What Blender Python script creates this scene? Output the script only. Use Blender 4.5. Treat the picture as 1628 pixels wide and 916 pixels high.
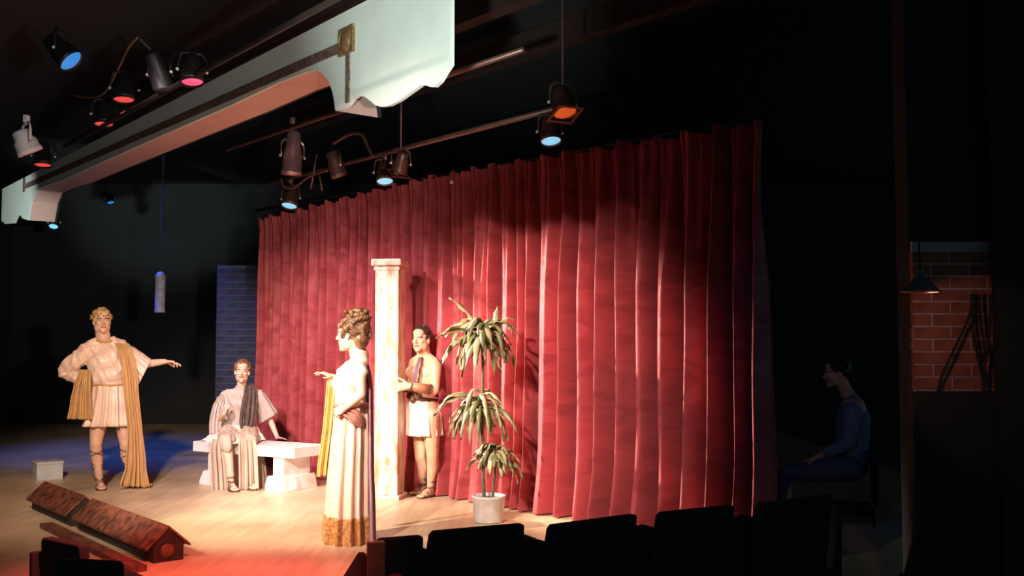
import bpy, bmesh, math, random
import numpy as np
from mathutils import Vector as V, Matrix, noise

for o in list(bpy.data.objects): bpy.data.objects.remove(o)
S = bpy.context.scene; COL = S.collection; PI = math.pi

# ------------------------------------------------------------------ camera, world, exposure
F = 1600.0; CX, CY = 814.0, 458.0; PITCH = math.atan(90 / F); CAMZ = 1.48   # photo 1628 x 916, stage floor z = 0
cd = bpy.data.cameras.new('camera'); cam = bpy.data.objects.new('camera', cd); COL.objects.link(cam)
cd.sensor_width = 36; cd.lens = F / 1628 * 36; cd.clip_end = 200
cam.location = (0, 0, CAMZ); cam.rotation_euler = (PI / 2 + PITCH, 0, 0); S.camera = cam

w = bpy.data.worlds.new('world'); S.world = w; w.use_nodes = True
w.node_tree.nodes['Background'].inputs[0].default_value = (.55, .85, 1, 1)
w.node_tree.nodes['Background'].inputs[1].default_value = .12
S.view_settings.view_transform = 'Standard'; S.view_settings.look = 'None'
S.view_settings.exposure = 0.0; S.view_settings.gamma = 1.0; S.view_settings.use_curve_mapping = False

def spot(name, loc, target, col, power, deg, blend=.5, rad=.12, parent=None):
    l = bpy.data.lights.new(name, 'SPOT'); l.energy = power; l.color = col; l.spot_size = math.radians(deg)
    l.spot_blend = blend; l.shadow_soft_size = rad
    o = bpy.data.objects.new(name, l); COL.objects.link(o); o.location = loc
    o.rotation_euler = (V(target) - V(loc)).to_track_quat('-Z', 'Y').to_euler()
    return o

# the beams of the show lighting: key from house left, curtain wash, colour specials; plus two added fills
KEY = spot('key_light', (-5.6, 3.6, 4.1), (-1.5, 9.0, .6), (1, .88, .68), 4700, 28, .55, .22)
KEYB = spot('front_light', (-1.9, 1.2, 4.3), (-3.3, 10.0, .8), (1, .76, .60), 3400, 31, .8, .2)
WASH = spot('curtain_wash', (-3.4, 5.9, 3.9), (-1.9, 10.9, .5), (1, .72, .82), 1750, 50, .9, .12)
SIDE = spot('curtain_side_light', (-4.6, 10.3, 3.35), (1.4, 8.5, .75), (1, .76, .66), 7000, 27, .6, .1)
FRONTC = spot('curtain_front_light', (-2.6, 2.0, 4.2), (-.15, 8.8, .85), (1, .80, .70), 3500, 33, 1, .12)
RED = spot('red_special', (-.9, 3.4, 4.0), (-1.75, 5.85, 0), (1, .12, .09), 2700, 36, .9, .15)
BLUE = spot('blue_special', (-5.2, 13.6, 4.0), (-4.8, 14.2, 0), (.03, .13, 1), 330, 80, .8, .15)
BLUE_FILL = spot('onlooker_fill', (.9, 4.2, 3.9), (2.4, 8.2, .5), (.15, .35, 1), 26, 30, .8, .1)  # added blue fill so the onlooker shows, not a known house lamp
FASC = spot('fascia_spot', (-.9, 1.6, 1.6), (-.64, 5.7, 3.2), (.86, 1, .93), 1500, 22, .9, .1)
FASCW = spot('fascia_fill', (.6, 1.5, 1.9), (-2.6, 8.0, 3.4), (1, .9, .84), 900, 44, .9, .1)  # added broad dim fill to brighten the header, no known fixture
FASC2 = spot('fascia_far_spot', (-7.7, 10.6, 2.2), (-7.2, 14.6, 3.3), (.88, 1, .95), 620, 30, .8, .1)

# ------------------------------------------------------------------ helpers: pixels to places
def ray(px, py):
    x = (px - CX) / F; u = (CY - py) / F
    c, s = math.cos(PITCH), math.sin(PITCH)
    return V((x, c - u * s, s + u * c))
CAM = V((0, 0, CAMZ))
def at_z(px, py, z): r = ray(px, py); return CAM + r * ((z - CAMZ) / r.z)
def at_y(px, py, Y): r = ray(px, py); return CAM + r * (Y / r.y)
def at_pl(px, py, nx, ny, k):
    r = ray(px, py); return CAM + r * (k / (nx * r.x + ny * r.y))

# ------------------------------------------------------------------ helpers: materials
def lin(r, g, b):
    f = lambda c: (c / 255 / 12.92) if c / 255 <= .04045 else ((c / 255 + .055) / 1.055) ** 2.4
    return (f(r), f(g), f(b), 1)
MATS = {}
def mat(name, a, b=None, rough=.6, scale=8, metal=0, sheen=0, bump=0, detail=4, stretch=(1, 1, 1), emit=None, es=1, lo=.35, hi=.65, trans=0):
    if name in MATS: return MATS[name]
    m = bpy.data.materials.new(name); m.use_nodes = True; nt = m.node_tree; p = nt.nodes['Principled BSDF']
    p.inputs['Roughness'].default_value = rough; p.inputs['Metallic'].default_value = metal
    if sheen: p.inputs['Sheen Weight'].default_value = sheen; p.inputs['Sheen Roughness'].default_value = .4
    if emit: p.inputs['Emission Color'].default_value = emit; p.inputs['Emission Strength'].default_value = es
    if trans: p.inputs['Subsurface Weight'].default_value = trans; p.inputs['Subsurface Radius'].default_value = (.01, .004, .002)
    tc = nt.nodes.new('ShaderNodeTexCoord'); mp = nt.nodes.new('ShaderNodeMapping'); nz = nt.nodes.new('ShaderNodeTexNoise')
    mp.inputs['Scale'].default_value = stretch; nz.inputs['Scale'].default_value = scale; nz.inputs['Detail'].default_value = detail
    nt.links.new(tc.outputs['Object'], mp.inputs[0]); nt.links.new(mp.outputs[0], nz.inputs['Vector'])
    cr = nt.nodes.new('ShaderNodeValToRGB'); cr.color_ramp.elements[0].position = lo; cr.color_ramp.elements[1].position = hi
    b = b or tuple(x * .8 for x in a[:3]) + (1,)
    cr.color_ramp.elements[0].color = b; cr.color_ramp.elements[1].color = a
    nt.links.new(nz.outputs[0], cr.inputs[0]); nt.links.new(cr.outputs[0], p.inputs['Base Color'])
    if bump:
        bn = nt.nodes.new('ShaderNodeBump'); bn.inputs['Strength'].default_value = bump; bn.inputs['Distance'].default_value = .02
        nt.links.new(nz.outputs[0], bn.inputs['Height']); nt.links.new(bn.outputs[0], p.inputs['Normal'])
    MATS[name] = m; return m

black = mat('black_paint', (.012, .014, .016, 1), rough=.8)
wallm = mat('dark_wall_paint', (.03, .035, .038, 1), rough=.9, scale=2)
seatm = mat('black_seat_fabric', (.02, .022, .026, 1), rough=.9, scale=60)
metal = mat('black_lamp_metal', (.012, .012, .012, 1), rough=.45, metal=.3)
pipem = mat('dark_steel_pipe', (.03, .025, .024, 1), rough=.5, metal=.5)
silver = mat('bare_metal', (.75, .73, .70, 1), rough=.35, metal=.6)
rustm = mat('warm_metal', (.17, .085, .065, 1), rough=.4, metal=.5)
skin = mat('warm_skin', (.70, .43, .30, 1), (.62, .36, .24, 1), rough=.5, scale=12, trans=.15)
skinp = mat('pale_skin', (.76, .52, .40, 1), (.70, .45, .33, 1), rough=.5, scale=12, trans=.15)
skint = mat('tanned_skin', (.66, .40, .25, 1), (.58, .33, .20, 1), rough=.45, scale=12, trans=.15)
lipm = mat('lip_skin', (.45, .12, .10, 1), rough=.4)
eyem = mat('dark_eye', (.035, .02, .015, 1), rough=.25)
whitee = mat('eye_white', (.7, .66, .6, 1), rough=.3)
browm = mat('brow_hair', (.10, .05, .03, 1), rough=.8)
blond = mat('blond_hair', (.62, .42, .16, 1), (.34, .19, .06, 1), rough=.5, scale=40)
brownh = mat('brown_hair', (.30, .15, .07, 1), (.10, .045, .02, 1), rough=.45, scale=35)
ltbrown = mat('light_brown_hair', (.25, .13, .06, 1), (.08, .036, .015, 1), rough=.4, scale=30)
blackh = mat('black_hair', (.03, .018, .014, 1), rough=.5, scale=40)
tunicm = mat('beige_satin', (.80, .60, .45, 1), (.70, .46, .34, 1), rough=.38, scale=5, sheen=.3)
goldc = mat('gold_cloth', (.62, .36, .12, 1), (.48, .26, .08, 1), rough=.5, scale=7, sheen=.3, stretch=(3, 3, .5))
goldy = mat('yellow_gold_cloth', (.80, .54, .16, 1), (.66, .42, .10, 1), rough=.5, scale=7, sheen=.3, stretch=(3, 3, .5))
peach = mat('peach_satin', (.80, .60, .46, 1), (.70, .46, .34, 1), rough=.30, scale=6, sheen=.3, stretch=(2, 2, .4))
cream = mat('cream_cloth', (.84, .72, .60, 1), (.76, .62, .50, 1), rough=.6, scale=6)
sashm = mat('rose_sash', (.58, .26, .20, 1), (.44, .17, .13, 1), rough=.45, scale=9)
mauve = mat('mauve_cloth', (.36, .20, .24, 1), (.26, .13, .17, 1), rough=.6, scale=7, stretch=(3, 3, .4))
hemm = mat('brocade_hem', (.50, .26, .10, 1), (.30, .13, .04, 1), rough=.45, scale=45, lo=.42, hi=.58)
grayc = mat('grey_beige_cloth', (.55, .48, .43, 1), (.44, .37, .32, 1), rough=.8, scale=8)
tanc = mat('tan_robe', (.58, .48, .38, 1), (.44, .33, .22, 1), rough=.8, scale=5, stretch=(3, 3, .5))
scarfm = mat('dark_brown_scarf', (.13, .085, .07, 1), (.075, .05, .042, 1), rough=.85, scale=22)
whitec = mat('white_cloth', (.86, .80, .70, 1), (.80, .73, .62, 1), rough=.7, scale=6)
leather = mat('brown_leather', (.14, .06, .03, 1), (.08, .032, .016, 1), rough=.5, scale=20)
marble = mat('white_marble_paint', (.84, .81, .78, 1), (.66, .62, .60, 1), rough=.55, scale=6, detail=8, bump=.15)
plant_a = mat('palm_leaf', (.28, .28, .12, 1), (.15, .17, .07, 1), rough=.45, scale=9)
plant_b = mat('pale_palm_leaf', (.56, .49, .28, 1), (.36, .33, .16, 1), rough=.45, scale=9)
stemm = mat('palm_stem', (.16, .13, .07, 1), (.08, .07, .04, 1), rough=.8, scale=20)
potm = mat('white_pot', (.72, .68, .64, 1), (.58, .54, .52, 1), rough=.6, scale=14)
soil = mat('soil', (.05, .03, .02, 1), rough=1, scale=50)
boxm = mat('pale_grey_box', (.52, .54, .54, 1), (.44, .46, .46, 1), rough=.7)
burl = mat('mottled_brown_board', (.22, .065, .035, 1), (.06, .022, .014, 1), rough=.6, scale=16, detail=8, lo=.38, hi=.62)
dkwood = mat('dark_wood', (.022, .012, .010, 1), rough=.6, scale=10)
armw = mat('seat_arm_wood', (.34, .15, .085, 1), (.24, .10, .055, 1), rough=.5, scale=10, stretch=(1, 8, 8))
fascm = mat('pale_green_paint', (.62, .68, .62, 1), (.57, .63, .58, 1), rough=.6, scale=3)
soffm = mat('pink_soffit_paint', (.62, .40, .34, 1), (.57, .36, .30, 1), rough=.7, scale=3)
bandm = mat('dark_bronze_border', (.20, .13, .10, 1), (.09, .055, .045, 1), rough=.5, scale=30, lo=.42, hi=.58)
bronze = mat('bronze_medallion', (.34, .21, .10, 1), (.16, .09, .04, 1), rough=.4, metal=.4, scale=30)
brickm = mat('red_brick', (.30, .11, .07, 1), (.20, .07, .045, 1), rough=.9, scale=9, bump=.3)
mortar = mat('mortar', (.46, .38, .40, 1), rough=.95, scale=20)
bluebr = mat('blue_lit_brick', (.07, .08, .12, 1), (.04, .045, .07, 1), rough=.9, scale=9)  # bluish tint puts the blue light into the brick colour
shirt = mat('blue_lit_shirt', (.16, .22, .34, 1), rough=.8)  # blue of the shirt stands in for faint blue light on it
goldl = mat('gilt_leaf', (.70, .48, .14, 1), rough=.35, metal=.5)
L_BLUE = mat('blue_gel_lens', (.2, .5, .7, 1), rough=.2, emit=(.22, .62, .85, 1), es=.95)
L_DEEP = mat('deep_blue_gel_lens', (.05, .25, .7, 1), rough=.2, emit=(.02, .22, .62, 1), es=.8)
L_RED = mat('red_gel_lens', (.7, .1, .08, 1), rough=.2, emit=(.75, .06, .05, 1), es=.9)
L_PINK = mat('pink_gel_lens', (.7, .1, .3, 1), rough=.2, emit=(.72, .06, .16, 1), es=1)
L_ORANGE = mat('orange_gel_lens', (.8, .2, .04, 1), rough=.3, emit=(.60, .09, .015, 1), es=.7)
L_WARM = mat('lit_bulb', (1, .6, .4, 1), emit=(1, .35, .2, 1), es=2)

def floor_material():
    m = bpy.data.materials.new('pale_stage_boards'); m.use_nodes = True; nt = m.node_tree; p = nt.nodes['Principled BSDF']
    p.inputs['Roughness'].default_value = .42
    tc = nt.nodes.new('ShaderNodeTexCoord'); mp = nt.nodes.new('ShaderNodeMapping'); mp.inputs['Rotation'].default_value = (0, 0, math.radians(-40))
    mp.inputs['Scale'].default_value = (7, .6, 1)
    nz = nt.nodes.new('ShaderNodeTexNoise'); nz.inputs['Scale'].default_value = 2.2; nz.inputs['Detail'].default_value = 6
    n2 = nt.nodes.new('ShaderNodeTexNoise'); n2.inputs['Scale'].default_value = 1.3; n2.inputs['Detail'].default_value = 5
    nt.links.new(tc.outputs['Object'], mp.inputs[0]); nt.links.new(mp.outputs[0], nz.inputs['Vector']); nt.links.new(tc.outputs['Object'], n2.inputs['Vector'])
    cr = nt.nodes.new('ShaderNodeValToRGB'); cr.color_ramp.elements[0].position = .3; cr.color_ramp.elements[1].position = .7
    cr.color_ramp.elements[0].color = (.56, .42, .25, 1); cr.color_ramp.elements[1].color = (.72, .57, .37, 1)
    c2 = nt.nodes.new('ShaderNodeValToRGB'); c2.color_ramp.elements[0].position = .35; c2.color_ramp.elements[1].position = .6
    c2.color_ramp.elements[0].color = (.72, .70, .68, 1); c2.color_ramp.elements[1].color = (1, 1, 1, 1)
    mx = nt.nodes.new('ShaderNodeMix'); mx.data_type = 'RGBA'; mx.blend_type = 'MULTIPLY'; mx.inputs[0].default_value = .8
    nt.links.new(nz.outputs[0], cr.inputs[0]); nt.links.new(n2.outputs[0], c2.inputs[0])
    nt.links.new(cr.outputs[0], mx.inputs[6]); nt.links.new(c2.outputs[0], mx.inputs[7]); nt.links.new(mx.outputs[2], p.inputs['Base Color'])
    return m
def curtain_material():
    m = bpy.data.materials.new('crimson_damask'); m.use_nodes = True; nt = m.node_tree; p = nt.nodes['Principled BSDF']
    p.inputs['Sheen Weight'].default_value = .25; p.inputs['Sheen Tint'].default_value = (1, .4, .45, 1)
    uv = nt.nodes.new('ShaderNodeUVMap'); vo = nt.nodes.new('ShaderNodeTexVoronoi'); vo.inputs['Scale'].default_value = 5.5
    nz = nt.nodes.new('ShaderNodeTexNoise'); nz.inputs['Scale'].default_value = 7; nz.inputs['Detail'].default_value = 6; nz.inputs['Distortion'].default_value = 1.2
    nt.links.new(uv.outputs[0], nz.inputs['Vector'])
    mxv = nt.nodes.new('ShaderNodeMix'); mxv.data_type = 'RGBA'; mxv.inputs[0].default_value = .12
    nt.links.new(uv.outputs[0], mxv.inputs[6]); nt.links.new(nz.outputs[1], mxv.inputs[7]); nt.links.new(mxv.outputs[2], vo.inputs['Vector'])
    ma = nt.nodes.new('ShaderNodeMath'); ma.operation = 'MULTIPLY_ADD'; ma.inputs[1].default_value = .5
    nt.links.new(vo.outputs['Distance'], ma.inputs[0]); nt.links.new(nz.outputs[0], ma.inputs[2])
    cr = nt.nodes.new('ShaderNodeValToRGB'); cr.color_ramp.elements[0].position = .55; cr.color_ramp.elements[1].position = .85
    cr.color_ramp.elements[0].color = (.29, .033, .038, 1); cr.color_ramp.elements[1].color = (.40, .058, .064, 1)
    nt.links.new(ma.outputs[0], cr.inputs[0]); nt.links.new(cr.outputs[0], p.inputs['Base Color'])
    rr = nt.nodes.new('ShaderNodeMapRange'); rr.inputs[1].default_value = .5; rr.inputs[2].default_value = .9; rr.inputs[3].default_value = .85; rr.inputs[4].default_value = .62
    nt.links.new(ma.outputs[0], rr.inputs[0]); nt.links.new(rr.outputs[0], p.inputs['Roughness'])
    return m
def column_material():
    m = mat('marbled_column', (.72, .62, .48, 1), (.60, .49, .36, 1), rough=.55, scale=5, detail=8, bump=.1)
    nt = m.node_tree; p = nt.nodes['Principled BSDF']
    src = p.inputs['Base Color'].links[0].from_socket
    tc = nt.nodes.new('ShaderNodeTexCoord'); mp = nt.nodes.new('ShaderNodeMapping'); mp.inputs['Scale'].default_value = (9, 9, 2.6)
    nz = nt.nodes.new('ShaderNodeTexNoise'); nz.inputs['Scale'].default_value = 1.7; nz.inputs['Detail'].default_value = 9; nz.inputs['Roughness'].default_value = .75
    nt.links.new(tc.outputs['Object'], mp.inputs[0]); nt.links.new(mp.outputs[0], nz.inputs['Vector'])
    cr = nt.nodes.new('ShaderNodeValToRGB'); cr.color_ramp.elements[0].position = .48; cr.color_ramp.elements[1].position = .6
    cr.color_ramp.elements[0].color = (0, 0, 0, 1); cr.color_ramp.elements[1].color = (.85, .85, .85, 1)
    nt.links.new(nz.outputs[0], cr.inputs[0])
    mx = nt.nodes.new('ShaderNodeMix'); mx.data_type = 'RGBA'; mx.inputs[7].default_value = (.34, .16, .06, 1)
    nt.links.new(cr.outputs[0], mx.inputs[0]); nt.links.new(src, mx.inputs[6]); nt.links.new(mx.outputs[2], p.inputs['Base Color'])
    return m

# ------------------------------------------------------------------ helpers: meshes and objects
class MB:
    def __init__(s): s.v = []; s.f = []
    def add(s, vs, fs):
        b = len(s.v); s.v += [tuple(x) for x in vs]; s.f += [tuple(i + b for i in f) for f in fs]; return s
    def mesh(s, name='m'):
        me = bpy.data.meshes.new(name); me.from_pydata(s.v, [], s.f); me.update(); return me
    def box(s, c, size, R=None):
        c = V(c); h = V(size) / 2; R = R or Matrix.Identity(3)
        vs = [c + R @ V((x * h.x, y * h.y, z * h.z)) for x in (-1, 1) for y in (-1, 1) for z in (-1, 1)]
        return s.add(vs, [(0, 1, 3, 2), (4, 6, 7, 5), (0, 4, 5, 1), (2, 3, 7, 6), (0, 2, 6, 4), (1, 5, 7, 3)])
    def prism(s, poly, off):                     # poly: 3D outline, extruded by vector off
        off = V(off); n = len(poly); a = [V(p) for p in poly]; b = [p + off for p in a]
        return s.add(a + b, [tuple(range(n)), tuple(range(2 * n - 1, n - 1, -1))] + [(i, i + n, (i + 1) % n + n, (i + 1) % n) for i in range(n)])
    def ell(s, c, r, R=None, n=14, m=9):
        c = V(c); R = R or Matrix.Identity(3); vs = []; fs = []
        for j in range(m + 1):
            t = PI * j / m
            for i in range(n):
                a = 2 * PI * i / n
                vs.append(c + R @ V((r[0] * math.sin(t) * math.cos(a), r[1] * math.sin(t) * math.sin(a), r[2] * math.cos(t))))
        for j in range(m):
            for i in range(n):
                k = (i + 1) % n; fs.append((j * n + i, (j + 1) * n + i, (j + 1) * n + k, j * n + k))
        return s.add(vs, fs)
    def tube(s, pts, rad, n=12, side=None, sub=0, cap='round'):
        P = [V(p) for p in pts]; R = [(r, r) if not isinstance(r, (tuple, list)) else tuple(r) for r in (rad if isinstance(rad, list) else [rad] * len(P))]
        if sub: P, R = spline(P, R, sub)
        rings = []; k = len(P); prev = None
        for i in range(k):
            t = (P[min(i + 1, k - 1)] - P[max(i - 1, 0)]).normalized()
            if side is not None: u = V(side) - t * V(side).dot(t)
            elif prev is not None: u = prev - t * prev.dot(t)
            else: u = t.orthogonal()
            if u.length < 1e-6: u = t.orthogonal()
            u.normalize(); prev = u; rings.append((P[i], t, u, t.cross(u), R[i]))
        if cap == 'round':
            def ext(rg, sg):
                p, t, u, v, r = rg; m = min(r); return [(p + t * sg * m * a, t, u, v, (r[0] * b, r[1] * b)) for a, b in ((.5, .866), (.85, .52), (.98, .2))]
            rings = ext(rings[0], -1)[::-1] + rings + ext(rings[-1], 1)
        vs = []; fs = []
        for p, t, u, v, r in rings:
            for i in range(n):
                a = 2 * PI * i / n; vs.append(p + u * (r[0] * math.cos(a)) + v * (r[1] * math.sin(a)))
        for j in range(len(rings) - 1):
            for i in range(n):
                q = (i + 1) % n; fs.append((j * n + i, j * n + q, (j + 1) * n + q, (j + 1) * n + i))
        if cap: fs += [tuple(range(n))[::-1], tuple(range((len(rings) - 1) * n, len(rings) * n))]
        return s.add(vs, fs)
    def grid(s, rows, closed=False):
        n = len(rows[0]); vs = [p for r in rows for p in r]; fs = []
        for j in range(len(rows) - 1):
            for i in range(n if closed else n - 1):
                q = (i + 1) % n; fs.append((j * n + i, j * n + q, (j + 1) * n + q, (j + 1) * n + i))
        return s.add(vs, fs)
    def lathe(s, prof, n=20, c=(0, 0, 0), axis=None):
        R = V((0, 0, 1)).rotation_difference(V(axis)).to_matrix() if axis is not None else Matrix.Identity(3)
        rows = [[V(c) + R @ V((r * math.cos(2 * PI * i / n), r * math.sin(2 * PI * i / n), z)) for i in range(n)] for r, z in prof]
        return s.grid(rows, True)

def spline(P, R, sub):
    k = len(P); oP = []; oR = []
    for i in range(k - 1):
        p0, p1, p2, p3 = P[max(i - 1, 0)], P[i], P[i + 1], P[min(i + 2, k - 1)]
        for j in range(sub):
            t = j / sub
            oP.append(.5 * ((2 * p1) + (p2 - p0) * t + (2 * p0 - 5 * p1 + 4 * p2 - p3) * t * t + (3 * p1 - p0 - 3 * p2 + p3) * t ** 3))
            e = t * t * (3 - 2 * t); oR.append(tuple(a + (b - a) * e for a, b in zip(R[i], R[i + 1])))
    return oP + [P[-1]], oR + [R[-1]]

def obj(name, mb, m, parent=None, smooth=True, bevel=0, solid=0):
    me = mb.mesh(name) if isinstance(mb, MB) else mb
    o = bpy.data.objects.new(name, me); COL.objects.link(o)
    if m: me.materials.append(m)
    if smooth: me.shade_smooth()
    if bevel: b = o.modifiers.new('bevel', 'BEVEL'); b.width = bevel; b.segments = 2; b.limit_method = 'ANGLE'
    if solid: b = o.modifiers.new('thickness', 'SOLIDIFY'); b.thickness = solid; b.offset = 0
    if parent: o.parent = parent
    return o
def flat(name, mb, m, parent=None, bevel=0): return obj(name, mb, m, parent, False, bevel)
def tag(o, label=None, cat=None, group=None, kind=None):
    for k, x in (('label', label), ('category', cat), ('group', group), ('kind', kind)):
        if x: o[k] = x
    return o
def thing(name, label, cat, loc=(0, 0, 0), rz=0, group=None):
    o = bpy.data.objects.new(name, None); COL.objects.link(o); o.location = loc; o.rotation_euler = (0, 0, rz); o.empty_display_size = .1
    return tag(o, label, cat, group)
def struct(name, mb, m, smooth=False, label=None): return tag(obj(name, mb, m, None, smooth), label, kind='structure')

def fuse(mb, voxel=.006, it=4):
    o = bpy.data.objects.new('tmp', mb.mesh('tmp')); COL.objects.link(o)
    r = o.modifiers.new('r', 'REMESH'); r.mode = 'VOXEL'; r.voxel_size = voxel; r.use_smooth_shade = True
    if it: q = o.modifiers.new('s', 'SMOOTH'); q.factor = .5; q.iterations = it
    dg = bpy.context.evaluated_depsgraph_get(); dg.update()
    me = bpy.data.meshes.new_from_object(o.evaluated_get(dg)); bpy.data.objects.remove(o); return me
def ripple(me, fn):
    n = len(me.vertices); co = np.empty(n * 3); me.vertices.foreach_get('co', co); co = co.reshape(-1, 3)
    no = np.empty(n * 3, dtype=np.float32); me.vertex_normals.foreach_get('vector', no); no = no.reshape(-1, 3)
    co = co + no * fn(co)[:, None]; me.vertices.foreach_set('co', co.ravel()); me.update(); return me

def levels(ls, sub):                              # smooth interpolation between (center, rx, ry, amp) levels
    P = [V(l[0]) for l in ls]; R = [tuple(l[1:]) for l in ls]; P, R = spline(P, R, sub); return list(zip(P, R))
def skirt(ls, pleats, seed=0, n=120, sub=6, ax=(1, 0, 0), ay=(0, 1, 0), a0=0, a1=2 * PI):
    rnd = random.Random(seed); ph = [rnd.uniform(0, 6.28) for _ in range(6)]; mb = MB(); rows = []
    closed = abs(a1 - a0 - 2 * PI) < 1e-6; ax, ay = V(ax), V(ay)
    for p, (rx, ry, am) in levels(ls, sub):
        row = []
        for i in range(n):
            a = a0 + (a1 - a0) * i / (n if closed else n - 1)
            w = math.sin(pleats * a + 1.1 * math.sin(2 * a + ph[0]) + .8 * math.sin(3 * a + ph[1])) + .45 * math.sin((2 * pleats + 1) * a + ph[2] + math.sin(a * 2 + ph[3])) + .3 * math.sin(3 * a + ph[4])
            k = 1 + am * w; row.append(p + ax * (rx * k * math.cos(a)) + ay * (ry * k * math.sin(a)))
        rows.append(row)
    return mb.grid(rows, closed)
def strip(path, widths, wdir, ddir, folds=4, amp=.02, sub=6, n=36, seed=0):   # hanging cloth: widths along wdir, pleats along ddir
    rnd = random.Random(seed); ph = [rnd.uniform(0, 6.28) for _ in range(4)]
    P, R = spline([V(p) for p in path], [(x, a) for x, a in zip(widths, amp if isinstance(amp, list) else [amp] * len(path))], sub)
    wd, dd = V(wdir).normalized(), V(ddir).normalized(); rows = []
    for j, (p, (wi, am)) in enumerate(zip(P, R)):
        row = []
        for i in range(n):
            t = i / (n - 1) - .5
            h = math.sin(t * 2 * PI * folds + ph[0] + .7 * math.sin(t * 9 + ph[1]) + .15 * j / sub) + .4 * math.sin(t * 2 * PI * folds * 2.3 + ph[2])
            row.append(p + wd * (t * wi) + dd * (am * h))
        rows.append(row)
    return MB().grid(rows)

# ------------------------------------------------------------------ the setting
stage_pts = [at_z(40, 764, 0), at_z(-330, 705, 0)]
floorm = floor_material()
fl = MB(); zt = -.3
outline = [V((-9.3, 18.9, 0)), V((-9.3, 13.2, 0)), V((-6.3, 9.9, 0)), V((-2.75, 5.6, 0)), V((-1.0, 5.35, 0)), V((.85, 6.35, 0)), V((2.6, 7.3, 0)), V((4.5, 10, 0)), V((4.5, 18.9, 0))]
fl.prism([p + V((0, 0, -.28)) for p in outline], (0, 0, .28))
struct('floor', fl, floorm, label='pale wooden boards of the raised stage floor')
af = MB().box((0, 8, -.35), (26, 26, .1)); struct('floor_house', af, wallm, label='dark floor of the seating area below the stage')
ce = MB().box((0, 9, 4.6), (26, 24, .1)); struct('ceiling', ce, mat('black_ceiling', (.008, .008, .009, 1), rough=.95), label='dark ceiling above the lighting grid')
struct('wall_back', MB().box((-3, 19.2, 2), (26, .2, 5.4)), wallm, label='dark wall far behind the stage')
struct('wall_left', MB().box((-9.6, 8.5, 2), (.2, 22, 5.4)), wallm, label='dark wall at the left of the house')

# red brick wall on the right: a recess between dark panels
WY = 6.05
def wpt(px, py, Y=WY): return at_y(px, py, Y)
a, b = wpt(1452, 430), wpt(1660, 690)
wr = struct('wall_right', MB().box(((a.x + 5) / 2, WY + .16, 1.9), (5 - a.x, .2, 5.2)), black, label='brick wall at the right lit by a shaded lamp')
flat('mortar_bed', MB().box((a.x + .46, WY + .024, (a.z + b.z) / 2 + .05), (.92, .03, a.z - b.z + .25)), mortar, wr)
bl, bh = .215, .065; bme = MB().box((0, 0, 0), (bl, .07, bh)).mesh('brick'); bme.materials.append(brickm)
hme = MB().box((0, 0, 0), (bl / 2 - .005, .07, bh)).mesh('brick_half'); hme.materials.append(brickm)
rnd = random.Random(4); zc = b.z; r = 0
while zc < a.z + .15:
    x = a.x
    if r % 2: ks = [(x + bl / 4 - .0025, hme)] + [(x + bl / 2 + .01 + bl / 2 + i * (bl + .011), bme) for i in range(3)]
    else: ks = [(x + bl / 2 + i * (bl + .011), bme) for i in range(4)]
    for xx, me in ks:
        o = bpy.data.objects.new('brick', me); COL.objects.link(o); o.parent = wr
        o.location = (xx, WY + .035 + rnd.uniform(0, .006), zc); o.rotation_euler = (rnd.uniform(-.02, .02), 0, rnd.uniform(-.008, .008))
    zc += bh + .0105; r += 1
struct('wall_panel', MB().box(((wpt(1588, 500, 5.9).x + 5) / 2, 5.95, 1.9), (5 - wpt(1588, 500, 5.9).x, .06, 5.2)), black, label='black masking panel beside the brick wall')
struct('wall_dado', MB().box(((a.x + 5) / 2 - .03, 5.98, -.05 + .5 * (wpt(1500, 622).z + .3) - .25), (5 - a.x + .06, .06, wpt(1500, 622).z + .3)), black, label='black ledge below the lit bricks')

# brick pier upstage left, blue light tinted into bricks and mortar
pa, pb = at_y(344, 425, 14.4), at_y(430, 745, 14.4)
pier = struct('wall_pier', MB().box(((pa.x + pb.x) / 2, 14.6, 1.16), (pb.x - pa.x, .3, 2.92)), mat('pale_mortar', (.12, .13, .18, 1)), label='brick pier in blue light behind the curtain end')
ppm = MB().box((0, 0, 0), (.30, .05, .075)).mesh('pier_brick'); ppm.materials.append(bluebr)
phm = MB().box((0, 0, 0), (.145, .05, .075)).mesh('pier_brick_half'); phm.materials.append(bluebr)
z = .2; r = 0
while z < 2.58:
    x = pa.x
    row = [(x + .15 + i * .31, ppm) for i in range(2)] if r % 2 == 0 else [(x + .0725, phm), (x + .155 + .15, ppm), (x + .465 + .0725, phm)]
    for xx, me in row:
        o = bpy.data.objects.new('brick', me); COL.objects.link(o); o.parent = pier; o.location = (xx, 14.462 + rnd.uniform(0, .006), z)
    z += .097; r += 1

# proscenium fascia: built on its own plane over the stage edge
fd = V((-1287, 1600, 0)).normalized(); fn = V((fd.y, -fd.x, 0)); FK = 3.55
def fp(px, py): return at_pl(px, py, fn.x, fn.y, FK)
ztop = 3.89
pts = []
def fpts(l): return [fp(*p) for p in l]
right_edge = fpts([(716, 103)])
bottom = fpts([(716, 103), (708, 115), (699, 130), (690, 138), (683, 138), (676, 135), (668, 136), (655, 145), (634, 160), (618, 168), (606, 170), (596, 167), (588, 160), (578, 153), (568, 153), (560, 158), (553, 168), (545, 174), (533, 176), (531, 160), (528, 145), (522, 128), (512, 116), (500, 112), (488, 114)])
zl = .5 * (fp(370, 166).z + fp(150, 264).z)
L0 = fp(100, 287); bottom += [V((fp(440, 130).x, fp(440, 130).y, fp(440, 132).z)), fp(370, 166), fp(260, 214), fp(150, 263), fp(98, 287)]
bottom += fpts([(70, 296), (56, 303), (49, 320), (44, 350), (35, 347), (32, 341), (27, 344), (22, 355), (8, 356), (2, 351)])
end = bottom[-1]
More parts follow.
